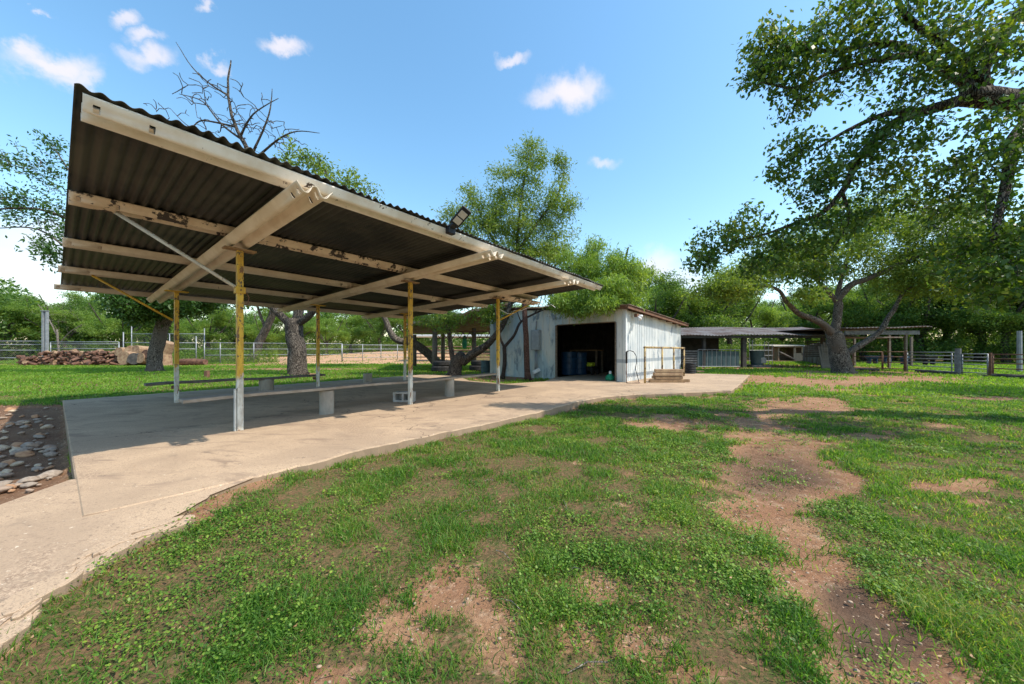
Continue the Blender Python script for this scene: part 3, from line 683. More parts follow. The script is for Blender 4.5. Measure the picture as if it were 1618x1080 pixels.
MB().tube([q-sdF*.02+Vector((.02, -.03, -.05)), q+Vector((.07, -.16, -.14))], [.035, .06], 10).tube([q+sdS*.1, q+sdS*.16+Vector((.07, -.14, -.04))], [.035, .06], 10).build('flood_bulbs', M['whitepl'], fl, smooth=True)
# items inside the shed
def barrel(loc, label, mat, r=.29, h=.88, group=None, name='plastic_barrel', ribs=3, open_top=False):
    pr = [(0, 0), (r*.94, 0), (r, .03)]
    for k in range(ribs):
        z = h*(k+1)/(ribs+1); pr += [(r, z-.03), (r*1.035, z-.012), (r*1.035, z+.012), (r, z+.03)]
    pr += [(r, h-.04), (r*1.03, h-.03), (r*1.03, h)]
    pr += [(r*.9, h), (r*.9, .06), (0, .05)] if open_top else [(r*.92, h), (r*.9, h-.02), (0, h-.02)]
    return single(MB().lathe(loc, pr, 28), name, mat, tuple(loc), label, 'barrel', group, smooth=False)
q = S(1.6, 3.2); barrel(Vector((q.x, q.y, .0)), 'blue plastic barrel nearest the left jamb of the dark shed doorway', M['bluebarrel'], .33, .95)
q = S(2.05, 2.95); barrel(Vector((q.x, q.y, .0)), 'blue plastic barrel with a pale mark standing on the right of the other blue one', M['bluebarrel'], .30, .93)
wb = rooted('work_table', tuple(S(3.4, 2.2)), 'narrow wooden work table seen dimly inside the shed behind the blue barrels', 'table')
MB().box(S(3.0, 3.2, 1.02), (.6, 1.4, .05), (sdS, sdF, Z_)).build('top', M['timber'], wb)
for a_ in (2.75, 3.25):
    for b_ in (2.55, 3.85): MB().box(S(a_, b_, .5), (.07, .07, 1.0), (sdS, sdF, Z_)).build('leg', M['woodgrey'], wb)
q = S(2.3, 2.6, 0); mwr = rooted('push_mower', tuple(q), 'small lime and black garden machine on the dim shed floor', 'machine')
MB().box(q+Z_*.42, (.3, .34, .16), (sdS, sdF, Z_)).build('hood', M['limeplastic'], mwr, bevel=.04)
MB().box(q+Z_*.24, (.5, .45, .2), (sdS, sdF, Z_)).build('deck', M['black'], mwr, bevel=.04)
for a_, b_ in ((-.22, .24), (-.22, -.24), (.22, .24), (.22, -.24)):
    c = q+sdS*a_+sdF*b_+Z_*.12; MB().tube([c-sdF*.03, c+sdF*.03], .12, 16).build('wheel', M['tyre'], mwr)
q = S(.22, .62, 0); gs = rooted('garden_sprayer', tuple(q), 'small green plastic jug on the shed floor at the right door jamb', 'jug')
MB().lathe(q, [(0, 0), (.15, 0), (.17, .05), (.15, .13), (.07, .2), (.05, .22), (0, .22)], 18).build('body', M['greenplastic'], gs, smooth=True)
MB().lathe(q+Z_*.22, [(.045, 0), (.045, .07), (.03, .1), (0, .1)], 12).build('cap', M['whitepl'], gs, smooth=True)
# standpipe with hose by the shed corner
q = G0(990, 605); hy = rooted('standpipe', tuple(q), 'black foam wrapped water standpipe with a looping hose at the shed corner', 'standpipe')
MB().tube([q, q+Z_*.85], .014, 8).build('pipe', M['rustpipe'], hy, smooth=True)
MB().tube([q+Z_*.62, q+Z_*.97, q+Z_*1.0+Vector((.04, .01, 0))], [.028, .03, .026], 10).build('foam_sleeve', M['black'], hy, smooth=True)
hp = [q+Z_*1.0, q+Vector((.12, .02, 1.02)), q+Vector((.24, .05, .98)), q+Vector((.33, .08, .85)), q+Vector((.35, .1, .65)), q+Vector((.31, .1, .45)), q+Vector((.36, .08, .25)), q+Vector((.40, .06, .08)), q+Vector((.36, 0, .02))]
MB().tube(hp, .012, 6).build('hose', M['black'], hy, smooth=True)
fs_ = MB(); fs_.box(q+Vector((.2, -.03, .015)), (.24, .16, .03)).box(q+Vector((.33, -.02, .02)), (.14, .12, .04)).box(q+Vector((.08, -.03, .015)), (.12, .12, .025))
single(fs_, 'paver_stone', M['brick'], tuple(q+Vector((.2, -.03, 0))), 'broken tan paving stone lying at the foot of the black standpipe', 'stone', bevel=.008)
# yellow pipe hitching rail
h0 = G0(1019, 605); hr = rooted('hitching_rail', tuple(h0), 'yellow pipe rail on four uprights along the white side wall of the shed', 'rail')
hdv = sdS; 
hb_ = [h0+hdv*t for t in (0, 1.5, 2.7, 3.9)]
HH = 1.12
MB().tube([hb_[0]+Z_*HH-hdv*.03, hb_[3]+Z_*(HH-.01)+hdv*.02], .036, 10).build('top_rail', M['rail_pole'], hr, smooth=True)
for p in hb_: MB().tube([p, p+Z_*(HH-.02)], .032, 10).build('upright', M['rail_pole'], hr, smooth=True)
# stack of timbers
tb = G0(1062, 604); k = 0
tlay = [(-.06, -.02, 1.10, .0), (.02, .17, 1.05, .0), (.46, .10, .5, .002), (0.01, .02, .90, .107), (.05, .18, .97, .107), (-.01, .0, .93, .214), (.07, .17, .90, .214), (.04, .04, .90, .321), (.09, .20, .86, .321)]
names_ = ['lowest front timber of the short stack beside the yellow pipe rail', 'lowest rear timber of the stack, hidden edge under the front ones', 'loose short timber end poking out right of the stacked timbers',
          'second layer front timber of the stack on the concrete', 'second layer rear timber of the stack on the concrete', 'third layer front timber of the stack on the concrete', 'third layer rear timber of the stack on the concrete',
          'topmost front timber of the short stack', 'topmost rear timber of the short stack']
for (dx, dy, ln, z), nm in zip(tlay, names_):
    c = tb+Vector((dx-.1, dy+.05, z+.048)); a_ = .05*math.sin(dx*40+z*9)
    d = Vector((math.cos(a_), math.sin(a_), 0)); ww = Vector((-d.y, d.x, 0))
    single(MB().box(c, (ln, .14, .09), (d, ww, Z_)), 'stacked_timber', M['timber_b'] if len(nm) % 2 else M['timber'], tuple(c), nm, 'timber', 'timbers stacked on the concrete', bevel=.006)
q = G0(1088, 589.5, 0)
tbm = MB(); pr = [(0, 0), (.27, 0)]
for z in np.arange(.02, .40, .075): pr += [(.27, z), (.295, z+.02), (.295, z+.045), (.27, z+.065)]
pr += [(.30, .44), (.27, .44), (.25, .05), (0, .05)]
single(tbm.lathe(q, pr, 28), 'ribbed_tub', M['black'], tuple(q), 'black ribbed round tub standing on the concrete past the yellow rail', 'tub')
q = G0(1106, 587.5, 0); single(MB().box(q+Z_*.03, (.35, .12, .06)), 'scrap_board', M['timber'], tuple(q), 'short brown board lying just right of the black ribbed tub', 'board', bevel=.005)

# ------------------------------------------------------------------ fences and far buildings
def fence(pts, top, rails, label, mat='galv', rp=.035, rr=.028, mesh=False, group=None, posth=None, name='pipe_fence'):
    root = rooted(name, tuple(pts[0]), label, 'fence', group)
    for k, p in enumerate(pts):
        z = gz1(p.x, p.y); MB().tube([(p.x, p.y, z-.1), (p.x, p.y, (posth[k] if posth else top+.04))], rp, 8).build('post', M[mat], root, smooth=True)
    for h in rails:
        MB().tube([(p.x, p.y, h) for p in pts], rr, 6).build('rail', M[mat], root, smooth=True)
    if mesh:
        mb = MB()
        for a, b in zip(pts[:-1], pts[1:]):
            d = b-a; Ln = d.length; d = d/Ln; z0 = -.08; z1 = rails[0]; hh = z1-z0; sp = .16
            s_ = -hh
            while s_ < Ln:
                for sg in (0, 1):
                    t0, t1 = max(0, s_), min(Ln, s_+hh)
                    if t1 > t0:
                        if sg == 0: A, B = z0+(t0-s_), z0+(t1-s_)
                        else: A, B = z1-(t0-s_), z1-(t1-s_)
                        mb.tube([(a.x+d.x*t0, a.y+d.y*t0, A), (a.x+d.x*t1, a.y+d.y*t1, B)], .0035, 3, cap=False)
                s_ += sp
        mb.build('chain_link_mesh', M['wire'], root)
    return root
def gp(px, Y): return Vector(((px-CX)*Y/F, Y, 0))
fence([gp(-260, 27), gp(-90, 27), gp(75, 27.2)], 1.7, (1.72, 1.45, 1.0, .4), 'grey pipe fence running out of the picture left of the tall grey column', mesh=True)
fence([gp(80, 27.3), gp(188, 27.3)], 1.6, (1.66, 1.5, 1.12), 'grey pipe fence section behind the firewood heap', mesh=True)
fence([gp(195, 26.5), gp(250, 26.8), gp(310, 27.2)], 1.6, (1.58, 1.1), 'grey pipe fence section behind the trunk with the dense dark crown', posth=[2.4, 1.6, 2.1])
fence([gp(208, 30), gp(268, 30), gp(323, 30)], 2.4, (2.42,), 'tall chain link panel with a grey pipe frame behind the pipe fence', mesh=True, posth=[3.1, 2.45, 2.9], name='chain_link_panel')
fence([gp(323, 27.5), gp(348, 28), gp(401, 29), gp(455, 30.5), gp(540, 32)], 1.6, (1.6, 1.1, .6), 'long grey pipe and mesh fence behind the thickest left trunk, before the earth mound', mesh=True)
fence([gp(541, 32.1), gp(573, 33), gp(602, 34), gp(628, 35), gp(665, 36)], 1.55, (1.5, 1.1, .7, .3), 'grey pipe fence farther along toward the open barn', mesh=True)
q = gp(71, 26.6); st = MB()
st.box(q+Vector((-.09, 0, 1.95)), (.14, .18, 4.1)).box(q+Vector((.11, .03, 1.95)), (.13, .16, 4.1)).box(q+Vector((0, 0, 4.03)), (.42, .25, .06))
single(st, 'steel_column', M['galv'], tuple(q), 'tall double grey steel column standing alone before the firewood heap', 'column', bevel=.01)
# right hand pens
def gate(a, b, top, n, label, mat, rt=.022, ups=()):
    root = rooted('pen_panel', tuple(a), label, 'fence panel', 'pipe panels of the right hand pens')
    zb = -.05
    for k in range(n):
        z = top-(top-zb-.08)*k/(n-1)*(1-.15*(1-k/(n-1)))
        MB().tube([(a.x, a.y, z), (b.x, b.y, z)], rt, 6).build('rail', M[mat], root, smooth=True)
    for t in (0.01, .99)+tuple(ups):
        p = a+(b-a)*t; MB().tube([(p.x, p.y, -.12), (p.x, p.y, top)], rt*1.15, 6).build('upright', M[mat], root, smooth=True)
    return root
gate(gp(1395, 18.8), gp(1429, 18.2), .93, 4, 'short rusty pipe panel left of the grey timber post pair', 'rustpipe')
gate(gp(1347, 19.4), gp(1394, 18.9), .93, 4, 'rusty pipe panel starting just right of the forked trunk', 'rustpipe')
gate(gp(1433, 18.0), gp(1510, 15.8), .92, 6, 'long pipe panel with a rusty top rail ending at the thick grey post', 'galv', ups=(.93,))
gate(gp(1520, 15.6), gp(1561, 14.7), .86, 6, 'small gate of thin grey pipes between the thick grey post and the rusty post', 'galv')
gate(gp(1568, 14.5), gp(1700, 12.6), .85, 5, 'pipe panel at the right edge with rusty top rail and grey lower rails', 'rustpipe')
def rpost(px, Y, top, r, mat, label):
    q = gp(px, Y); q.z = -.1
    return single(MB().tube([q, q+Z_*(top*.5+.05), q+Z_*(top+.1)], [r*1.1, r, r*.95], 9), 'fence_post', M[mat], tuple(q), label, 'post', 'posts of the right hand pens')
rpost(1431, 18.1, 1.0, .05, 'rustpipe', 'dark rusty post where the short panel meets the long pipe panel')
rpost(1514, 15.7, 1.1, .10, 'slat', 'thick grey post left of the small thin pipe gate')
rpost(1565, 14.6, .92, .05, 'rustpipe', 'brown rusty post right of the small thin pipe gate')
rpost(1611, 17.5, 2.0, .09, 'galv', 'tall pale grey post inside the pens near the right edge')
def lying(a, b, r, mat, label, name='lying_log', cat='log', group=None):
    return single(MB().tube([a, a+(b-a)*.5+Vector((0, 0, .01)), b], [r, r*1.05, r*.9], 9), name, M[mat], tuple(a), label, cat, group)
lying(gp(1448, 17.4)+Vector((0, 0, -.03)), gp(1512, 15.4)+Vector((0, 0, -.03)), .08, 'charred', 'dark log lying on the ground under the long pipe panel')
lying(gp(1568, 14.3)+Vector((0, 0, -.03)), gp(1690, 12.4)+Vector((0, 0, -.03)), .08, 'charred', 'dark log lying under the panel at the right edge')
lying(gp(1345, 19.0)+Vector((0, 0, -.03)), gp(1390, 18.2)+Vector((0, 0, -.03)), .07, 'charred', 'dark log lying by the rusty panel right of the forked trunk')
lying(gp(1545, 14.6)+Vector((0, 0, -.05)), gp(1560, 14.4)+Vector((0, 0, -.05)), .05, 'charred', 'small dark log piece lying in the bright grass under the small gate')
# long low barn on the right
def corr_roof(name, mat, par, x0, x1, y0, z0, y1, z1, pitch=.2, amp=.02, xs=6):
    n = int(abs(x1-x0)/pitch*xs); vs = []; us = np.linspace(x0, x1, n)
    for (yy_, zz_) in ((y0, z0), ((y0+y1)/2, (z0+z1)/2), (y1, z1)):
        for k_, u_ in enumerate(us): vs.append(Vector((u_, yy_, zz_+amp*math.cos(2*math.pi*(u_-x0)/pitch)+.03*math.sin(u_*.9)+(.02*math.sin(u_*2.3) if yy_ == y0 else 0))))
    idx = np.arange(3*n).reshape(3, n); mb = MB().add(vs, np.stack([idx[:-1, :-1], idx[:-1, 1:], idx[1:, 1:], idx[1:, :-1]], -1).reshape(-1, 4).tolist())
    o = mb.build(name, mat, par); m_ = o.modifiers.new('thickness', 'SOLIDIFY'); m_.thickness = .02; return o
barn = rooted('long_open_barn', (15, 23, -.1), 'long low barn with a rusty corrugated roof beyond the shed and yellow rail', 'barn')
corr_roof('roof', M['tinroof'], barn, 10.4, 21.8, 21.6, 1.98, 26, 2.72)
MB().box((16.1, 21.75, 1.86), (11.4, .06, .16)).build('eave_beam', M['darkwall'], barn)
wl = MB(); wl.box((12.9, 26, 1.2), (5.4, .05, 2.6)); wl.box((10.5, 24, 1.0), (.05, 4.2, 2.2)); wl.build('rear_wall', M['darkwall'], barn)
for px_, Y_b in ((1112, 22), (1175, 22), (1300, 22.2)):
    c = gp(px_, Y_b); MB().box((c.x, c.y, .87), (.26 if px_ == 1175 else .16, .2, 1.96)).build('post', M['woodgrey'] if px_ == 1300 else M['darkwall'], barn, bevel=.01)
for k_ in range(7):
    MB().box((gp(1091, 22).x, 22, .05+.15*k_), (1.0, .03, .09)).build('slat', M['slat'], barn)
pg = rooted('kennel_panel', (gp(1137, 21.9).x, 21.9, -.1), 'dark mesh panel with thin pale bars under the barn roof', 'kennel panel')
x0_, x1_ = gp(1103, 21.9).x, gp(1169, 21.9).x
mb = MB()
for t in np.linspace(0, 1, 10): mb.tube([(x0_+(x1_-x0_)*t, 21.9, -.1), (x0_+(x1_-x0_)*t, 21.9, 1.05)], .014, 5)
for z in (-.02, 1.05): mb.tube([(x0_, 21.9, z), (x1_, 21.9, z)], .02, 5)
mb.build('frame', M['galv'], pg)
MB().box(((x0_+x1_)/2, 21.98, .45), (x1_-x0_, .02, 1.0)).build('backing_sheet', M['tank'], pg)
q = gp(1196, 22.8); q.z = .05
tk = MB().lathe(q, [(0, 0), (.34, 0), (.37, .3), (.4, .84), (.43, .86), (.43, .92), (.38, .92), (.36, .1), (0, .1)], 26)
tko = rooted('feed_drum', tuple(q), 'dark green round drum on a low grey platform under the barn roof', 'drum'); tk.build('drum', M['tank'], tko)
MB().box(q+Vector((.18, -.37, .3)), (.34, .02, .36)).build('pale_patch', M['galv'], tko)
single(MB().box(q+Vector((0, 0, -.08)), (1.25, .9, .14)), 'low_platform', M['slat'], tuple(q), 'low grey platform carrying the dark green drum under the barn', 'platform', bevel=.01)
mb = MB()
for k_, px_ in enumerate((1184, 1189, 1208, 1214, 1220)): mb.tube([(gp(px_, 27).x, 27, -.1), (gp(px_, 27).x, 27, 1.9-.1*k_)], .025, 5)
for z in (.2, .6, 1.0, 1.4): mb.tube([(gp(1184, 27).x, 27, z), (gp(1221, 27).x, 27, z)], .02, 5)
single(mb, 'tall_pen_panel', M['galv'], (gp(1200, 27).x, 27, 0), 'tall pale pipe panel standing behind the dark green drum', 'fence panel')
# small hut
hut = rooted('animal_hut', tuple(gp(1250, 36)), 'small tan wooden animal hut with a pale flat roof and dark open front', 'hut')
hx0, hx1 = gp(1229, 36).x, gp(1268, 36).x; hw = hx1-hx0
mb = MB(); mb.box((hx0+.05, 36, .6), (.12, .12, 1.5)); mb.box((hx0+hw*.66+.0, 36, .6), (.16, .1, 1.5)); mb.box(((hx0+hx1)/2, 36.0, 1.36), (hw, .1, .18)); mb.box((hx0+hw*.86, 36.02, .25), (hw*.30, .06, .85)); mb.box((hx1-.05, 36.02, .9), (.1, .06, .9)); mb.box((hx0+hw*.72, 36.03, .9), (.1, .06, .9))
mb.box((hx1, 37, .55), (.06, 2, 1.5)); mb.box((hx0, 37, .55), (.06, 2, 1.5)); mb.box(((hx0+hx1)/2, 38, .6), (hw, .05, 1.5)); mb.build('walls', M['hutwood'], hut)
mb = MB(); mb.add([(hx0-.75, 35.6, 1.43), (hx1+.25, 35.6, 1.5), (hx1+.25, 38.3, 1.62), (hx0-.75, 38.3, 1.6)], [(0, 1, 2, 3)]); o = mb.build('roof', M['hutroof'], hut); m = o.modifiers.new('t', 'SOLIDIFY'); m.thickness = .07
MB().tube([gp(1222, 35.5), gp(1222, 35.5)+Z_*1.45], .04, 6).build('prop_post', M['rustpipe'], hut)
lying(P(1232, 556, 35), P(1256, 568, 35), .09, 'bark_pale', 'pale bare branch leaning across the open front of the hut', 'fallen_branch', 'branch')
# corrugated side fence of the pens
mb = MB(); A = gp(1268, 34); B = gp(1300, 24.5); n = 60; vs = []
for k_ in range(n+1):
    p = A+(B-A)*k_/n; w_ = .06*math.cos(k_*1.9); h_ = 1.35+.25*k_/n+.05*math.sin(k_*.8)
    vs += [Vector((p.x+w_, p.y, -.1)), Vector((p.x+w_+.05, p.y, h_))]
mb.add(vs, [(2*k_, 2*k_+2, 2*k_+3, 2*k_+1) for k_ in range(n)])
o = single(mb, 'corrugated_fence', M['tinroof'], tuple(A), 'leaning rusty corrugated iron fence between the hut and the stacked boards', 'fence'); m = o.modifiers.new('t', 'SOLIDIFY'); m.thickness = .02
for k_ in range(7):
    x_ = gp(1296+3*k_, 20.5).x; a = Vector((x_, 20.3+.03*k_, -.1)); b = Vector((x_+.30+.05*k_, 20.9, 1.25+.12*(k_ % 4)))
    single(MB().beam(a, b, .17, .04, Vector((0, -1, 0))), 'leaning_board', M['woodgrey'], tuple(a), 'grey weathered board leaning in the row against the pen left of the forked trunk', 'board', 'boards leaning left of the forked trunk')
for k_ in range(9):
    c = Vector((gp(1306, 22.5).x+.05*math.sin(k_*2.2), 22.5, .6+.125*k_))
    single(MB().box(c, (1.0-.04*(k_ % 3), 2.2, .06)), 'stacked_board', M['woodgrey'] if k_ != 3 else M['rustroof'], tuple(c), 'weathered board in the high pile under the end of the barn roof', 'board', 'boards piled under the barn roof end')
# second open shelter
sh2 = rooted('open_shelter', (20, 19, -.1), 'open flat shelter with a grey steel edge beam right of the forked trunk', 'shelter')
corr_roof('roof', M['tinroof'], sh2, gp(1330, 19).x, gp(1466, 19).x, 18.8, 2.28, 24, 2.35)
MB().box(((gp(1335, 19.2).x+gp(1452, 19.2).x)/2, 19.2, 2.0), (gp(1452, 19.2).x-gp(1335, 19.2).x, .08, .22)).build('edge_beam', M['slat'], sh2)
MB().box(((gp(1330, 21).x+gp(1424, 21).x)/2, 21.6, 1.80), (gp(1424, 21).x-gp(1330, 21).x, 1.4, .07)).build('lower_roof', M['rustroof'], sh2)
for px_, Y_b in ((1405, 21), (1431, 19.2), (1350, 23.5), (1440, 23.5)):
    c = gp(px_, Y_b); MB().box((c.x, c.y, .88), (.11, .10, 2.1)).build('post', M['woodgrey'], sh2)
far2 = rooted('far_low_shelter', (40, 46, 0), 'far low shelter with a thin pale roof line behind the pens', 'shelter')
MB().box(((gp(1365, 46).x+gp(1545, 46).x)/2, 46.5, 1.42), (gp(1545, 46).x-gp(1365, 46).x, 4, .1)).build('roof', M['hutroof'], far2)
for k_ in range(9):
    c = gp(1366+22*k_, 45); MB().box((c.x, c.y, .6), (.14, .14, 1.6)).build('post', M['slat'], far2)
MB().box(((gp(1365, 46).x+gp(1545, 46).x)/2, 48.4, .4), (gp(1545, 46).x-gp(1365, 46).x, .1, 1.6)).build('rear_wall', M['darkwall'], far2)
def trough(px_, Y_b, ln, mat, label):
    q = gp(px_, Y_b); q.z = .35
    pr = []; n = 14; mb = MB(); vs = []
    for e, xx in enumerate((-ln/2, -ln/2+.06, ln/2-.06, ln/2)):
        rr = .16 if e in (0, 3) else .22
        for k_ in range(n): an = math.pi+math.pi*k_/(n-1); vs.append(q+Vector((xx, rr*1.2*math.cos(an), .22+rr*math.sin(an)*1.3)))
    fs = [(e*n+k_, e*n+k_+1, (e+1)*n+k_+1, (e+1)*n+k_) for e in range(3) for k_ in range(n-1)]
    fs += [tuple(range(n)), tuple(range(3*n, 4*n))]; mb.add(vs, fs); mb.box(q+Vector((-ln/3, 0, -.2)), (.06, .3, .5)).box(q+Vector((ln/3, 0, -.2)), (.06, .3, .5))
    o = single(mb, 'feed_trough', M[mat], tuple(q), label, 'trough'); return o
trough(1378, 27, .75, 'bluebarrel', 'blue plastic feed trough nearest the forked trunk'); trough(1401, 27, .6, 'bluebarrel', 'blue plastic feed trough by the left leg of the open shelter')
trough(1431, 25, .55, 'bluebarrel', 'blue plastic feed trough behind the rusty post'); trough(1468, 25, .8, 'black', 'black feed trough behind the long pipe panel')
# left open barn behind the leaning tree
lb = rooted('old_open_barn', (-2.6, 20, -.1), 'old open barn with dark sagging roof and round wooden posts left of the metal shed', 'barn')
r0 = [P(640, 511, 18), P(803, 478, 17.2), P(806, 521, 24), P(650, 524, 25)]
mb = MB(); n = 24; vs = []
for k_ in range(n+1):
    t = k_/n
    for s_ in range(5):
        u_ = s_/4; p = (r0[0]*(1-t)+r0[1]*t)*(1-u_)+(r0[3]*(1-t)+r0[2]*t)*u_; p.z += .05*math.sin(t*20)*(1-u_)+.03*math.sin(t*41+u_*7); vs.append(p)
mb.add(vs, [(k_*5+s_, (k_+1)*5+s_, (k_+1)*5+s_+1, k_*5+s_+1) for k_ in range(n) for s_ in range(4)])
o = mb.build('roof', M['rustroof'], lb); m = o.modifiers.new('t', 'SOLIDIFY'); m.thickness = .12
for px_, Y_b in ((687, 19), (749, 20.5), (700, 24.5), (779, 24), (655, 24)):
    c = gp(px_, Y_b); tp = 2.05+.4*(px_-640)/160; MB().tube([(c.x, c.y, -.15), (c.x, c.y, tp)], [.15, .13], 10).build('post', M['woodgrey'], lb, smooth=True)
tr = MB(); a = P(689, 524, 20); b = P(785, 523, 20)
tr.beam(a, b, .05, .06); a2 = P(689, 534, 20); b2_ = P(785, 533, 20); tr.beam(a2, b2_, .05, .05)
nz_ = 9
for k_ in range(nz_):
    t0 = k_/nz_; t1 = (k_+.5)/nz_; t2 = (k_+1)/nz_
    tr.beam(a+(b-a)*t0, a2+(b2_-a2)*t1, .035, .035); tr.beam(a2+(b2_-a2)*t1, a+(b-a)*t2, .035, .035)
tr.build('truss', M['rustpipe'], lb)
wr = rooted('white_roofed_shelter', tuple(gp(720, 32)), 'low shelter with a thin white roof seen between the barn posts', 'shelter')
c0, c1 = gp(650, 32).x, gp(790, 32).x
MB().box(((c0+c1)/2, 33, 2.35), (c1-c0, 3, .18)).build('roof', M['whitepl'], wr)
for t in (0.02, .35, .7, .98): MB().box((c0+(c1-c0)*t, 32, 1.1), (.15, .15, 2.4)).build('post', M['woodgrey'], wr)
fence([gp(655, 30), gp(700, 30), gp(745, 30), gp(790, 30)], 1.3, (1.3, 1.0, .7, .4), 'rusty slatted pipe fence seen through the old open barn', 'rustpipe', rr=.05)
def tyre(q, label, R_=.36, w=.22, n=2):
    pr = [(R_*.56, 0), (R_*.62, -w*.0), (R_*.9, 0), (R_, w*.22), (R_, w*.78), (R_*.9, w), (R_*.62, w), (R_*.56, w*.9), (R_*.56, .0)]
    mb = MB(); 
    for k_ in range(n): mb.lathe(q+Vector((.03*k_, .02*k_, w*k_)), pr, 26)
    return mb
for (px_, py_, Y_b, lab) in ((697, 583, 18, 'black tyre lying flat under the old barn just left of the leaning tree'), (756, 583, 18.8, 'black tyre lying flat right of the leaning tree')):
    q = gp(px_, Y_b); q.z = gz1(q.x, q.y)
    single(tyre(q, '', .5, .30, 1), 'tyre', M['tyre'], tuple(q), lab+', bottom one', 'tyre', 'tyres around the leaning tree', smooth=False)
    q2 = q+Vector((.06, .04, .302)); single(tyre(q2, '', .48, .26, 1), 'tyre', M['tyre'], tuple(q2), lab+', top one', 'tyre', 'tyres around the leaning tree', smooth=False)
q = gp(768, 16.6); q.z = -.1; barrel(q, 'dark blue grey bin standing at the left end of the metal shed', M['tank'], .24, .62, name='storage_bin', ribs=1)
q = P(734, 551, 22); single(MB().lathe(q, [(0, 0), (.12, .02), (.16, .3), (.13, .75), (.05, .85), (0, .86)], 14), 'hanging_feeder', M['greenplastic'], tuple(q), 'green plastic feeder hanging under the old open barn', 'feeder')
MB  # noqa
# ------------------------------------------------------------------ trees
def rnd_in(c, r, n):
    d = rng.normal(size=(n, 3)); d /= np.linalg.norm(d, axis=1)[:, None]; return np.array(c)+d*(rng.random((n, 1))**.45)*np.array(r)
def curve(pts, n=5):
    pts = [Vector(p) for p in pts]
    if len(pts) < 3: return pts
    out_ = []
    for i in range(len(pts)-1):
        p0 = pts[max(i-1, 0)]; p1 = pts[i]; p2 = pts[i+1]; p3 = pts[min(i+2, len(pts)-1)]
        for k in range(n):
            t = k/n; out_.append(.5*((2*p1)+(-p0+p2)*t+(2*p0-5*p1+4*p2-p3)*t*t+(-p0+3*p1-3*p2+p3)*t**3))
    out_.append(pts[-1]); return out_
def bark_tube(mb, pts, rads, n, seed=0, knob=.12):
    b0 = len(mb.v); mb.tube(pts, rads, n)
    if knob:
        for i, p in enumerate(pts):
            for k in range(n):
                v = mb.v[b0+i*n+k]; d = v-Vector(p); f = 1+knob*mnoise.noise(v*2.6+Vector((seed, 0, 0)))*1.6+knob*.5*mnoise.noise(v*9)
                mb.v[b0+i*n+k] = Vector(p)+d*f
def leaves(C, size, asp, droop=0., flat=0.):
    n = len(C); d = rng.normal(size=(n, 3)); d[:, 2] -= droop; d /= np.linalg.norm(d, axis=1)[:, None]
    u = rng.normal(size=(n, 3)); u[:, 2] *= (1-flat); u -= (u*d).sum(1)[:, None]*d; u /= np.linalg.norm(u, axis=1)[:, None]+1e-9
    l = size*(.6+.8*rng.random((n, 1))); w = l*asp*.5
    a = C; b = C+d*l*.45+u*w; c = C+d*l; e = C+d*l*.45-u*w
    return np.stack([a, b, c, e], 1).reshape(-1, 3)
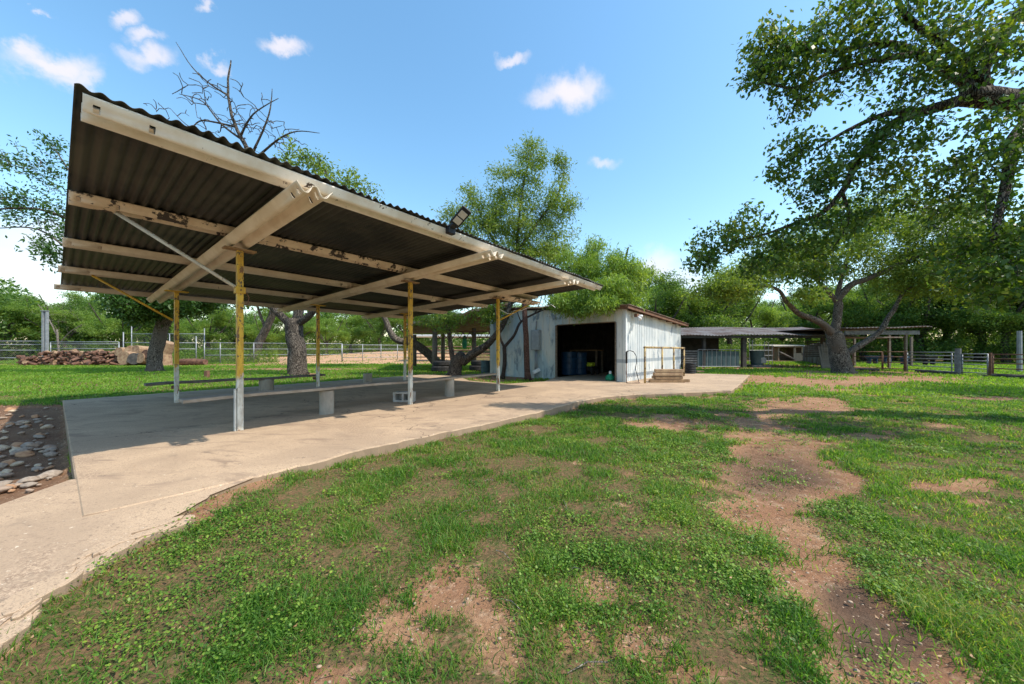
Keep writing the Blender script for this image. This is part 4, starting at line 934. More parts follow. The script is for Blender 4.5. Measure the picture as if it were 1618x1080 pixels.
def tree(name, loc, label, cat, limbs, blobs, lmat, bmat, lsize, lasp, per, ntw=None, droop=.3, spread=.3, group=None, twig_r=.012, seed=0, knob=.12, crownname='crown', tip=.003):
    """limbs: list of (points, r0, r1).  blobs: list of (centre, radii, n twigs, leafy 0..1)."""
    root = rooted(name, tuple(loc), label, cat, group); mb = MB(); nodes = []; rad = []
    for k, (pts, r0, r1) in enumerate(limbs):
        cp = curve(pts, 5); n = len(cp); rs = [r0+(r1-r0)*(i/(n-1))**.8 for i in range(n)]
        if k == 0: rs[0] *= 1.25; rs[1] *= 1.07
        for i in range(1, n-1): cp[i] = cp[i]+Vector((mnoise.noise(cp[i]*1.7), mnoise.noise(cp[i]*1.7+Vector((9, 0, 0))), 0))*min(r0, .2)*.25
        bark_tube(mb, cp, rs, 16 if r0 > .1 else (7 if r0 > .03 else 5), k, knob*.75 if r0 > .06 else 0)
        if k or len(limbs) == 1:
            nodes += [tuple(p) for p in cp[n//3:]]; rad += rs[n//3:]
        else: nodes += [tuple(p) for p in cp[-2:]]; rad += rs[-2:]
    nodes = np.array(nodes); rad = np.array(rad); LC = []
    tg = []; lf = []
    for (c, r, n, a) in blobs:
        t = rnd_in(c, r, n); tg.append(t); lf += [a]*n
    tg = np.concatenate(tg); lf = np.array(lf)
    dist = np.array([np.min(np.linalg.norm(nodes-t, axis=1)) for t in tg]); order = np.argsort(dist)
    for q in order:
        t = tg[q]; dd = np.linalg.norm(nodes-t, axis=1)+.15*np.maximum(0, nodes[:, 2]-t[2]); i0 = int(np.argmin(dd)); p0 = nodes[i0]; l = np.linalg.norm(t-p0)
        if l < .02: continue
        k = max(2, min(6, int(l/.35)+2)); bend = rng.normal(size=3)*l*.12; bend[2] += l*.12
        ts = np.linspace(0, 1, k+1)[:, None]; pts = p0+(t-p0)*ts+bend*np.sin(ts*np.pi)+rng.normal(size=(k+1, 3))*l*.035*np.sin(ts*np.pi)
        r0 = min(rad[i0]*.75, twig_r*(.6+.9*l)); rs = np.linspace(max(r0, tip*1.4), max(tip, r0*.3), k+1)
        mb.tube([Vector(p) for p in pts], list(rs), 4 if r0 < .03 else 6, cap=False)
        nodes = np.concatenate([nodes, pts[1:]]); rad = np.concatenate([rad, rs[1:]])
        m_ = int(per*lf[q]*(.6+.8*rng.random()))
        if m_:
            seg = rng.random(m_)**.7*(k*.999); i1 = seg.astype(int); f_ = (seg-i1)[:, None]; i1 = np.minimum(i1, k-1)
            LC.append(pts[i1]*(1-f_)+pts[i1+1]*f_+rng.normal(size=(m_, 3))*spread*np.array([1, 1, .8]))
    tk_ = mb.build('trunk', bmat, root, smooth=True)
    if LC:
        C = np.concatenate(LC); vs_ = leaves(C, lsize, lasp, droop); n = len(C)
        mesh_np(crownname, vs_, np.arange(n*4).reshape(n, 4), lmat, root, attr={'rnd': ('FACE', rng.random(n))}, off=tuple(loc))
    return root
def B(px, py, Y, rx, ry, n, a=1, ryd=None):      # crown blob from a spot at a chosen distance, radii in metres
    p = P(px, py, Y); return (tuple(p), (rx, ryd or rx, ry), n, a)

# thick trunk left of centre, dead top
q = Vector((-9.75, 15.7, -.12))
tree('old_mesquite', q, 'thick forked tree with a dead bare top standing on the lawn behind the pavilion', 'tree',
     [([q, P(470, 560, 15.7), P(466, 530, 15.7), P(462, 505, 15.7)], .40, .34),
      ([P(462, 515, 15.7), P(430, 485, 15.4), P(408, 470, 15.2), P(370, 430, 15), P(340, 390, 14.8)], .19, .08),
      ([P(466, 515, 15.7), P(474, 480, 15.8), P(480, 420, 16), P(440, 330, 16), P(400, 250, 16), P(375, 205, 16), P(360, 150, 16), P(365, 95, 16)], .24, .025),
      ([P(472, 510, 15.7), P(496, 490, 15.4), P(520, 440, 15.4), P(535, 360, 15.4), P(530, 300, 15.4)], .18, .04),
      ([P(360, 150, 16), P(332, 132, 16), P(303, 105, 16), P(278, 66, 16)], .05, .01),
      ([P(385, 222, 16), P(350, 196, 16), P(320, 160, 16), P(283, 148, 16)], .06, .012),
      ([P(372, 200, 16), P(320, 190, 16.2), P(300, 200, 16), P(270, 172, 16)], .05, .01),
      ([P(380, 215, 16), P(400, 180, 15.6), P(440, 155, 15.6)], .06, .012),
      ([P(400, 240, 16), P(425, 180, 15.8), P(430, 140, 15.8)], .06, .012),
      ([P(404, 250, 16), P(440, 220, 15.6), P(470, 207, 15.6), P(505, 210, 15.6)], .06, .012)],
     [B(370, 190, 16, 2.4, 1.6, 85, 0), B(330, 165, 16, 1.6, 1.2, 30, 0), B(440, 215, 16, 1.5, .8, 40, 0), B(250, 175, 16, .6, .5, 14, 0), B(490, 262, 15.5, .9, .6, 22, .8), B(455, 250, 15.5, .4, .3, 6, .8), B(540, 290, 15.4, 1.1, .7, 18, .8), B(583, 300, 15.4, .3, .3, 4, .6), B(500, 350, 15.5, 2.4, 1.6, 60, .8), B(360, 350, 15, 2.2, 1.4, 40, .8)],
     M['leaf_mesq'], M['bark'], .16, .4, 55, spread=.22, twig_r=.03, tip=.012)
q = Vector((-19.1, 18.4, -.12))
tree('dense_tree', q, 'dark crowned tree left of the rear yellow post, spreading sparse branches past the roof', 'tree',
     [([q, P(246, 560, 18.4), P(252, 530, 18.4), P(262, 500, 18.4)], .33, .27),
      ([P(252, 525, 18.4), P(245, 490, 18.3), P(215, 440, 18), P(190, 380, 17.5), P(120, 350, 17), P(60, 330, 16.6), P(0, 330, 16.4)], .15, .04),
      ([P(262, 515, 18.4), P(280, 480, 18.6), P(300, 440, 18.8), P(310, 380, 18.8)], .2, .06),
      ([P(190, 380, 17.5), P(130, 300, 17), P(90, 240, 16.6)], .08, .02), ([P(200, 440, 17.8), P(120, 400, 17), P(60, 362, 16.8), P(0, 360, 16.5)], .08, .02), ([P(110, 400, 17), P(85, 400, 17), P(70, 385, 17)], .04, .01)],
     [B(255, 470, 17.6, 2.4, .9, 120, 1.3), B(300, 470, 18.6, 2.0, .8, 60, 1.3), B(225, 492, 17.4, 1.0, .5, 30, 1.2), B(180, 400, 17.5, 2.6, 1.6, 70, 1), B(280, 400, 18.6, 2.5, 1.6, 70, 1), B(60, 265, 16.6, 1.8, 1.0, 60, .16), B(20, 320, 16.4, 1.5, .9, 50, .14), B(90, 330, 16.8, 1.0, 1.0, 40, .15), B(60, 355, 16.8, 1.8, .35, 30, .06), B(-40, 310, 16.5, 1.5, 1.2, 40, .16), B(85, 230, 16.8, .5, .4, 8, .35), B(75, 395, 17, .5, .3, 6, .1)],
     M['leaf_dark'], M['bark_light'], .17, .42, 90, spread=.24, twig_r=.02, tip=.008)
q = gp(398, 31); q.z = -.1
tree('slim_tree', q, 'slim leaning grey tree far back by the fence, left of the thickest left trunk', 'tree',
     [([q, P(410, 540, 31), P(425, 510, 31), P(432, 490, 31)], .42, .25), ([P(420, 520, 31), P(405, 480, 31), P(390, 440, 31)], .14, .05), ([P(432, 492, 31), P(450, 460, 31), P(455, 430, 31)], .2, .05)],
     [B(400, 455, 31, 3.5, 1.8, 60), B(450, 440, 31, 3.5, 2, 60)], M['leaf_far'], M['bark_light'], .28, .4, 60, spread=.5)
q = gp(697, 23.5); q.z = -.1
tree('leaning_snag', q, 'pale bare trunk leaning far to the left behind the old barn post', 'tree',
     [([q, P(678, 560, 23.3), P(655, 543, 23), P(628, 537, 22.8), P(616, 522, 22.7), P(606, 500, 22.6), P(590, 470, 22.5)], .34, .13)],
     [B(590, 430, 22.5, 2.0, 1.2, 50), B(620, 400, 22.5, 2.2, 1.4, 60)], M['leaf_far2'], M['bark_light'], .2, .4, 60, spread=.4)
q = Vector((-2.5, 14.9, -.12))
tree('leaning_mesquite', q, 'tall feathery mesquite whose dark trunk leans right in front of the metal shed end', 'tree',
     [([q, P(722, 572, 14.9), P(732, 560, 14.9)], .31, .24),
      ([P(730, 572, 14.9), P(752, 556, 14.7), P(775, 540, 14.5), P(795, 510, 14.3), P(806, 480, 14.2), P(815, 430, 14.2), P(818, 370, 14.3), P(826, 300, 14.4), P(838, 245, 14.4)], .20, .02),
      ([P(718, 575, 14.9), P(712, 545, 14.9), P(707, 510, 14.8), P(702, 480, 14.8), P(715, 430, 14.8), P(745, 370, 14.8)], .13, .03),
      ([P(815, 430, 14.2), P(780, 380, 14.4), P(755, 330, 14.6)], .09, .02), ([P(817, 400, 14.2), P(850, 350, 14), P(880, 310, 14), P(890, 280, 14)], .09, .02), ([P(806, 480, 14.2), P(850, 450, 13.6), P(885, 410, 13.5)], .08, .02)],
     [B(838, 248, 14.4, .9, .7, 34, .8), B(860, 275, 14.2, 1.0, .8, 40, .8), B(800, 290, 14.5, 1.2, .8, 52, .9), B(760, 325, 14.6, 1.3, .9, 60, .9), B(830, 350, 14.3, 1.6, 1.2, 110, 1), B(885, 320, 14, .9, .9, 48, .8), B(770, 370, 14.5, 1.5, .8, 80, 1), B(840, 400, 14.2, 1.7, .9, 100, 1), B(715, 345, 14.8, .8, .4, 22, .7), B(880, 380, 13.9, .8, .8, 34, .8),
      B(708, 505, 14.8, 1.3, .5, 40, .7), B(770, 470, 14.9, 1.4, .6, 50, .9), B(775, 495, 14.2, .35, .4, 22, 1), B(660, 500, 15.5, 1.3, .5, 36, .7)],
     M['leaf_mesq'], M['bark'], .13, .26, 70, droop=.7, spread=.16, twig_r=.014)
q = S(7.0, 3.8); q.z = -.1
tree('weeping_tree', q, 'bright green feathery tree drooping over the metal shed roof', 'tree',
     [([q, S(6.4, 3.6, 1.6), S(5.2, 3.2, 3.0), S(4, 2.8, 3.6)], .3, .16), ([S(4, 2.8, 3.6), S(2.2, 2.5, 4.1), S(1, 2.2, 4.4), S(-.2, 2.0, 4.0)], .14, .03), ([S(4, 2.8, 3.6), S(2.8, 1.6, 4.2), S(1.6, .8, 4.5)], .12, .03), ([S(4.5, 3, 3.4), S(4, 2, 4.6), S(3.4, 1.4, 5.4)], .12, .03)],
     [B(915, 420, 12.8, 1.0, .8, 80, 1), B(960, 430, 12.6, 1.1, .9, 100, 1), B(1000, 440, 12.6, .8, .8, 80, 1), B(935, 465, 12.0, .8, .45, 60, 1), B(900, 480, 11.9, .5, .35, 34, 1), B(985, 475, 12.4, .8, .4, 55, 1), B(888, 455, 12.6, .5, .5, 30, 1), B(940, 390, 13, .5, .4, 20, .8), B(920, 488, 11.7, .35, .25, 22, 1.1), B(950, 478, 11.2, .45, .22, 40, 1), B(970, 455, 11.6, .6, .4, 50, 1), B(890, 475, 12, .5, .3, 30, 1)],
     M['leaf_bright'], M['bark'], .13, .22, 75, droop=1.3, spread=.13, twig_r=.012)
q = gp(794, 13.7); q.z = -.1
tree('slim_forked_tree', q, 'slim dark tree forking like a Y against the pale shed wall', 'tree',
     [([q, P(797, 572, 13.7), P(797, 547, 13.7)], .09, .075), ([P(797, 548, 13.7), P(791, 535, 13.7), P(787, 510, 13.7), P(780, 480, 13.7)], .06, .02), ([P(797, 548, 13.7), P(812, 530, 13.6), P(823, 508, 13.5), P(845, 495, 13.3), P(861, 488, 13.2)], .07, .03), ([P(823, 508, 13.5), P(818, 495, 13.5), P(812, 480, 13.5)], .03, .01), ([P(845, 495, 13.3), P(853, 478, 13.3), P(858, 460, 13.3)], .03, .01)],
     [B(855, 478, 13.2, .7, .35, 60, 0), B(880, 490, 13, .6, .35, 45, 0), B(820, 478, 13.5, .5, .3, 24, 0)], M['leaf_mesq'], M['bark_dead'], .13, .22, 0, twig_r=.012, knob=.05)
q = gp(834, 12.95); q.z = -.1
tree('red_brown_trunk', q, 'straight reddish brown trunk before the grey electric box of the shed', 'tree',
     [([q, P(832, 560, 12.95), P(830, 510, 12.95), P(828, 470, 12.95), P(826, 440, 13)], .12, .085), ([P(828, 470, 12.95), P(845, 450, 12.8), P(870, 440, 12.6)], .06, .02)],
     [B(850, 470, 12.8, .7, .4, 50, 0), B(875, 465, 12.6, .8, .45, 60, 0), B(890, 480, 12.5, .6, .4, 40, 0)], M['leaf_mesq'], M['bark_red'], .13, .22, 0, twig_r=.012, knob=.05)
# forked tree on the right
q = gp(1332, 17); q.z = -.15
tree('forked_mesquite', q, 'big grey forked tree in the middle distance right of the barn opening', 'tree',
     [([q, P(1328, 565, 17), P(1322, 545, 17), P(1317, 525, 17)], .44, .31),
      ([P(1318, 530, 17), P(1300, 512, 16.8), P(1280, 502, 16.6), P(1258, 492, 16.4), P(1242, 475, 16.2), P(1225, 455, 16), P(1180, 450, 15.6), P(1140, 460, 15.3)], .20, .03),
      ([P(1318, 530, 17), P(1322, 505, 17), P(1325, 485, 17), P(1322, 472, 17)], .21, .16),
      ([P(1322, 475, 17), P(1345, 450, 16.8), P(1381, 436, 16.6), P(1430, 412, 16.4), P(1470, 396, 16.2), P(1505, 368, 16), P(1537, 337, 15.8)], .17, .03),
      ([P(1322, 475, 17), P(1300, 452, 17), P(1290, 440, 17), P(1278, 400, 17), P(1290, 350, 17)], .13, .03), ([P(1322, 475, 17), P(1332, 430, 17), P(1350, 380, 17.2), P(1370, 330, 17.2)], .12, .03),
      ([P(1338, 558, 17), P(1358, 545, 16.9), P(1385, 528, 16.7), P(1400, 508, 16.6), P(1412, 490, 16.5)], .17, .09), ([P(1412, 490, 16.5), P(1430, 460, 16.5), P(1470, 440, 16.5)], .1, .03)],
     [B(1290, 400, 17, 2.6, 1.4, 100, .8), B(1370, 380, 17, 2.6, 1.6, 90, .8), B(1450, 400, 16.4, 2.2, 1.2, 80, .8), B(1520, 390, 16, 2.0, 1.2, 60, .8), B(1230, 425, 16, 2.0, .6, 50, .7), B(1150, 455, 15.5, 1.5, .6, 60, .8), B(1275, 462, 15.4, .6, .35, 16, .8), B(1440, 440, 16.5, 2.0, .6, 50, .7), B(1350, 330, 17, 2, .8, 50, .6), B(1490, 450, 16, 2, .7, 60, .9), B(1420, 345, 16.6, 2.2, .9, 60, .7), B(1500, 345, 16, 2, 1, 60, .7), B(1240, 395, 16.5, 1.6, .8, 50, .7), B(1170, 430, 15.8, 1.2, .6, 40, .7), B(1560, 400, 16, 1.6, 1.2, 60, .8)],
     M['leaf_mesq'], M['bark_light'], .15, .34, 100, droop=.4, spread=.24, twig_r=.016)
# near broad leaved tree, trunk outside the picture on the right
q = Vector((9.3, 5.2, -.15))
tree('broadleaf_tree', q, 'near broad leaved tree overhanging the top right corner', 'tree',
     [([q, Vector((9.1, 5.2, 1.6)), Vector((8.9, 5.1, 3.0)), P(1680, 190, 5.2)], .42, .3),
      ([P(1700, 215, 5.2), P(1640, 165, 5.1), P(1580, 158, 5), P(1528, 152, 5)], .17, .13),
      ([P(1560, 158, 5), P(1552, 115, 4.9), P(1578, 60, 4.8), P(1625, 0, 4.7), P(1660, -80, 4.6)], .10, .04),
      ([P(1528, 152, 5), P(1530, 120, 5), P(1524, 95, 5)], .09, .07), ([P(1526, 98, 5), P(1480, 60, 4.8), P(1430, 20, 4.7), P(1400, -50, 4.6)], .07, .02),
      ([P(1530, 155, 5), P(1459, 176, 5.1), P(1405, 198, 5.2), P(1360, 245, 5.3), P(1336, 295, 5.4), P(1300, 335, 5.5), P(1262, 350, 5.7), P(1200, 372, 5.9), P(1130, 385, 6)], .085, .012),
      ([P(1459, 176, 5.1), P(1400, 180, 5.1), P(1340, 205, 5.2), P(1290, 235, 5.2)], .06, .015),
      ([P(1526, 130, 5), P(1450, 85, 5), P(1391, 67, 5), P(1330, 80, 5), P(1277, 78, 5), P(1210, 70, 5)], .07, .012),
      ([P(1450, 85, 5), P(1380, 95, 5), P(1310, 115, 5), P(1260, 138, 5), P(1200, 130, 5)], .05, .01),
      ([P(1640, 165, 5.1), P(1600, 230, 4.6), P(1590, 300, 4.4), P(1570, 380, 4.3)], .10, .03), ([P(1700, 215, 5.2), P(1660, 300, 4.8), P(1640, 380, 4.6)], .12, .04), ([P(1330, 300, 5.4), P(1340, 350, 5.6), P(1310, 400, 5.8)], .03, .01)],
     [B(1215, 70, 5, .34, .34, 77), B(1205, 120, 5, .3, .25, 55), B(1255, 105, 5, .45, .45, 93), B(1300, 50, 4.9, .5, .35, 71), B(1380, 40, 4.8, .6, .35, 77), B(1340, 110, 5, .5, .35, 68), B(1450, 110, 4.8, .7, .4, 93), B(1430, -10, 4.6, .7, .4, 62),
      B(1520, 40, 4.6, .7, .5, 93), B(1590, 90, 4.4, .6, .5, 77), B(1260, 165, 5.1, .35, .25, 37), B(1260, 235, 5.2, .4, .25, 55), B(1290, 290, 5.3, .5, .3, 71), B(1350, 250, 5.2, .5, .35, 68), B(1400, 215, 5.1, .5, .3, 62), B(1430, 290, 5.2, .6, .4, 77), B(1240, 275, 5.3, .25, .18, 21),
      B(1130, 385, 6, .45, .35, 71), B(1180, 355, 6, .4, .3, 62), B(1105, 415, 6, .3, .25, 37), B(1235, 385, 5.8, .5, .4, 86), B(1300, 365, 5.6, .5, .4, 77), B(1290, 430, 5.8, .4, .35, 55), B(1355, 335, 5.5, .45, .3, 52), B(1200, 420, 5.9, .4, .25, 46),
      B(1500, 240, 4.8, .6, .5, 83), B(1560, 290, 4.5, .6, .5, 86), B(1600, 370, 4.3, .5, .5, 93), B(1590, 430, 4.3, .5, .4, 86), B(1530, 400, 4.8, .5, .4, 68), B(1610, 200, 4.3, .5, .5, 68), B(1540, 455, 5, .5, .25, 52), B(1480, 330, 5, .5, .3, 46), B(1620, 465, 4.2, .5, .2, 52), B(1700, 350, 4.4, .8, .8, 108),
      ((6.5, 4.2, 5.6), (1.4, 1.2, .6), 80, 1), ((8.5, 6, 6), (2.2, 2, 1), 120, 1), ((9.5, 3.6, 5.2), (2, 1.6, 1.2), 90, 1), ((8, 3.2, 4.6), (1, .8, .7), 40, 1)],
     M['leaf_big'], M['bark'],   .068, .62, 11, droop=.9, spread=.075, twig_r=.008)
# yard trees out of view on the right that shade the grass
for (x_, y_, h_, lab) in ((17.5, 8.0, 5.5, 'shade tree beyond the right edge near the pens'), (10.5, -2.2, 5.0, 'shade tree behind the camera on the right')):
    q = Vector((x_, y_, -.1))
    tree('shade_tree', q, lab, 'tree', [([q, q+Vector((.1, 0, 1.5)), q+Vector((-.2, .2, h_*.55))], .3, .2), ([q+Vector((-.1, .1, h_*.45)), q+Vector((-1.2, -.4, h_*.8)), q+Vector((-2.2, -.6, h_))], .15, .03), ([q+Vector((-.1, .1, h_*.45)), q+Vector((1.2, .6, h_*.8)), q+Vector((2, .6, h_))], .15, .03)],
         [((x_, y_, h_), (2.6, 2.4, 1.2), 150, 1), ((x_-1.6, y_-.4, h_-.5), (1.3, 1.2, .6), 50, 1)], M['leaf_dark'], M['bark'], .13, .5, 34, spread=.2)

# background trees: a few grown ones, then copies
protos = []
specs = [(3.2, 6.5, 'leaf_far'), (3.6, 7.0, 'leaf_far2'), (3.0, 5.6, 'leaf_far'), (3.8, 7.5, 'leaf_far2')]
for k_, (rw, h_, lm) in enumerate(specs):
    q = Vector((0, 0, 0)); a_ = k_*1.3
    lim = [([q, Vector((.1, .1, h_*.2)), Vector((.2*math.cos(a_), .2*math.sin(a_), h_*.38))], .22, .16)]
    for s_ in range(5):
        an = a_+s_*1.26; lim.append(([Vector((0, 0, h_*.3)), Vector((math.cos(an)*rw*.4, math.sin(an)*rw*.4, h_*.55)), Vector((math.cos(an)*rw*.7, math.sin(an)*rw*.7, h_*(.7+.2*math.sin(s_*2))))], .11, .03))
    bl_ = []
    for s_ in range(15):
        an = a_+s_*2.4; rr = rw*(.25+.6*((s_*.37) % 1)); bl_.append(((math.cos(an)*rr, math.sin(an)*rr, h_*(.42+.5*((s_*.61) % 1))), (rw*.30, rw*.30, h_*.10), 17, 1))
    bl_.append(((0, 0, h_*.55), (rw*.8, rw*.8, h_*.3), 40, 1))
    bl_.append(((0, 0, h_*.16), (rw*.8, rw*.8, h_*.14), 36, .9))
    protos.append(tree('brush_tree', q, 'x', 'tree', lim, bl_, M[lm], M['bark'], .115, .45, 115, spread=.2, group='trees of the thicket around the yard', knob=0))
BG = [(-330,34,440,1),(-230,36,455,0),(-140,33,468,2),(-60,38,462,0),(5,36,462,1),(55,42,458,0),(100,37,474,3),(150,40,462,0),(195,36,470,1),(235,44,470,2),(285,40,478,0),(330,37,476,1),(375,44,482,2),(420,42,486,3),(470,46,488,0),(515,42,494,1),
      (555,50,486,3),(600,48,482,0),(645,52,478,1),(690,48,480,2),(735,44,486,3),(780,46,478,0),(830,44,470,1),(880,40,470,2),(930,36,462,0),(985,34,450,3),(1035,30,436,0),(1075,33,428,1),(1115,31,440,2),(1150,36,446,0),(1190,40,456,1),(1235,46,466,3),
      (1275,42,452,0),(1320,38,440,1),(1365,36,424,3),(1410,34,420,0),(1455,32,424,2),(1500,34,414,1),(1545,31,420,0),(1590,29,410,3),(1640,28,405,0),(1700,27,400,2),(1780,26,400,1),(1880,26,400,0),(2000,25,400,3),
      (-300,44,445,0),(-30,52,452,3),(120,54,456,1),(270,56,466,0),(400,58,474,3),(500,60,478,1),(580,62,474,2),(660,60,470,0),(1050,48,432,3),(1220,60,462,0),(1290,60,452,3),(1400,50,426,1),(1520,48,420,0),(1620,46,415,2)]
sidew = ['behind the firewood heap', 'behind the earth mound', 'behind the barn roofs', 'behind the pens']
for n_, (px_, Y_b, top, k_) in enumerate(BG):
    pr_ = protos[k_]; h_ = specs[k_][1]*1.02
    o = copy_tree(pr_)
    x_ = (px_-CX)*Y_b/F; zb = gz1(x_, Y_b); H_ = CH+(HY-top)*Y_b/F-zb
    s_ = H_/h_; o.location = (x_, Y_b, zb-.1); o.rotation_euler = (0, 0, n_*2.1); o.scale = (min(s_*1.1, 1.5), min(s_*1.1, 1.5), s_)
    mark = [(-200, 'far beyond the left edge of the lawn'), (-20, 'at the left edge of the photo'), (40, 'left of the tall grey column'), (85, 'just behind the tall grey column'), (130, 'behind the left half of the firewood heap'), (185, 'behind the right half of the firewood heap'),
            (225, 'behind the big log rounds'), (270, 'behind the dark crowned tree'), (320, 'behind the chain link panel'), (360, 'between the chain link panel and the front yellow post'), (405, 'behind the slim leaning tree'), (450, 'left of the thickest left trunk'),
            (500, 'right of the thickest left trunk'), (550, 'over the left part of the earth mound'), (600, 'over the middle of the earth mound'), (640, 'over the right end of the earth mound'), (690, 'over the pale leaning snag'), (740, 'over the old open barn'), (800, 'over the left end of the metal shed'),
            (860, 'behind the shed electric box'), (930, 'behind the shed doorway'), (1000, 'behind the white shed corner'), (1060, 'above the rear end of the shed roof'), (1100, 'above the left end of the long barn'), (1135, 'above the kennel panel'), (1170, 'above the dark barn post'),
            (1215, 'above the green drum'), (1250, 'above the small hut'), (1300, 'above the pile of boards'), (1345, 'behind the forked trunk'), (1390, 'above the blue troughs'), (1435, 'above the open flat shelter'), (1480, 'above the long pipe panel'), (1525, 'above the thick grey post'),
            (1570, 'above the thin pipe gate'), (1620, 'at the right edge of the photo'), (1660, 'partly cut by the right edge'), (1720, 'just past the right edge'), (1830, 'beyond the right edge'), (1940, 'well beyond the right edge'), (9999, 'farthest beyond the right edge')]
    lm_ = [t for (m_, t) in mark if px_ <= m_][0]
    back = n_ >= 44
    o['label'] = ('pale green' if k_ in (1, 3) else 'darker green')+(' farther' if back else '')+' thicket tree '+lm_
    o['group'] = 'thicket trees around the yard'
for p_ in protos:
    for c_ in list(p_.children): bpy.data.objects.remove(c_)
    bpy.data.objects.remove(p_)
# low brush behind everything so the horizon is closed
nb_ = 190000; an = rng.uniform(-1.2, 1.25, nb_); rr = rng.uniform(60, 75, nb_); C = np.stack([np.sin(an)*rr, np.cos(an)*rr, rng.random(nb_)**1.1*(6.5+2*np.sin(an*23)+1.2*np.sin(an*57))], 1)
k_ = (fbm(C[:, 0]+C[:, 2]*.7, C[:, 1]*.5+C[:, 2], .45, 2, 91) > .40) | (C[:, 2] < 4.5); C = C[k_]; nb_ = len(C)
vs_ = leaves(C, .34, .55, .1)
tag(mesh_np('far_woods', vs_, np.arange(nb_*4).reshape(nb_, 4), M['leaf_far'], attr={'rnd': ('FACE', rng.random(nb_))}), 'far continuous scrub wood closing the horizon', 'woods', kind='stuff')
# pale bare shrub behind the tall column
q = gp(95, 29); q.z = -.1
tree('bare_shrub', q, 'pale leafless shrub behind the tall grey steel column', 'shrub',
     [([q, P(92, 545, 29), P(90, 520, 29)], .09, .06), ([P(92, 545, 29), P(110, 525, 29), P(130, 512, 29)], .05, .02), ([P(90, 530, 29), P(75, 500, 29), P(60, 480, 29)], .05, .02)],
     [B(85, 495, 29, 1.4, 1.1, 60, 0), B(110, 490, 29, 1.2, 1.0, 40, 0), B(120, 520, 29, 1, .5, 20, 0)], M['leaf_mesq'], M['bark_pale'], .1, .3, 0, twig_r=.014, knob=0)

# ------------------------------------------------------------------ firewood, logs and stones
def log_mesh(r, l, split):
    mb = MB(); n = 9; pts = [Vector((-l/2, 0, 0)), Vector((0, .01, .01)), Vector((l/2, 0, 0))]; mb.tube(pts, [r, r*1.05, r*.93], n)
    for i, v in enumerate(mb.v):
        v += Vector((0, mnoise.noise(v*9)*r*.25, mnoise.noise(v*7)*r*.25))
        if split and v.z > r*.15: v.z = r*.15
    return mb
LP = [log_mesh(.10, .5, 0), log_mesh(.13, .45, 1), log_mesh(.08, .65, 0), log_mesh(.15, .4, 0)]
lgs = []
for k_, mb in enumerate(LP):
    o = mb.build('firewood_log', M['cutwood'] if k_ != 3 else M['cutpale'], None); lgs.append(o)
cnt = 0
for n_ in range(296):
    t = rng.random(); px_ = 30+t*165; h_max = .95*(.25+.75*math.sin(min(1, max(0, (px_-25)/175))*math.pi)**.6) if px_ > 60 else .5
    if px_ > 140: h_max = .95
    z_ = -.02+rng.random()**1.2*h_max; Y_b = 25.6+rng.uniform(-.5, .5)*(1.6-z_)
    o = lgs[n_ % 4] if n_ < 4 else lgs[(0, 1, 2, 0, 1, 2, 3)[n_ % 7]].copy()
    if n_ >= 4: COL.objects.link(o)
    o.location = (gp(px_, Y_b).x, Y_b, z_+.03); o.rotation_euler = (rng.uniform(0, 6), rng.uniform(-.45, .45), rng.uniform(0, 3.14))
    s_ = rng.uniform(.55, .95); o.scale = (s_, s_, s_)
    isp = (n_ == 3) or (n_ >= 4 and n_ % 7 == 6); lab = 'pale short round log in the loose firewood heap at the left fence' if isp else 'brown firewood log in the loose heap at the left fence'
    tag(o, lab, 'log', 'firewood logs heaped at the left fence' if not isp else 'pale round logs in the firewood heap')
for k_, (px_, py_, r_, mt, lab) in enumerate([(204, 566, .50, 'cutpale', 'large pale cut log round, leftmost beside the firewood heap'), (218, 567, .42, 'charred', 'black charred log round between two pale ones'), (231, 566, .40, 'cutpale', 'pale cut log round right of the charred one'),
                                          (196, 556, .34, 'cutpale', 'pale log round stacked behind the large leftmost round'), (212, 555, .40, 'cutpale', 'pale log round on top above the charred one'), (223, 554, .38, 'cutpale', 'pale log round at top right of the log rounds'), (238, 560, .34, 'cutwood', 'brown log round nearest the dark trunk')]):
    q = P(px_, py_, 24.6 if k_ < 3 or k_ == 6 else 25.2); mb = MB(); d = Vector((.25*math.sin(k_*2), -1, .1)).normalized()
    mb.tube([q+d*.35, q, q-d*.5], [r_*.95, r_, r_], 14)
    for v in mb.v: v += Vector((mnoise.noise(v*3)*.05, 0, mnoise.noise(v*4)*.05))
    single(mb, 'log_round', M[mt], tuple(q), lab, 'log', 'big log rounds by the fence')
lying(gp(286, 25.5)+Vector((0, 0, .12)), gp(325, 25.5)+Vector((0, 0, .12)), .25, 'cutwood', 'long brown log lying on the lawn edge right of the rear yellow post')
q = gp(258, 24.5); single(log_mesh(.2, .1, 0) and MB().tube([q+Z_*-.1, q+Vector((.1, 0, .8)), q+Vector((.45, 0, 1.55))], [.5, .38, .34], 12), 'cut_trunk', M['cutpale'], tuple(q), 'tan cut trunk leaning just behind the dense dark tree', 'trunk')

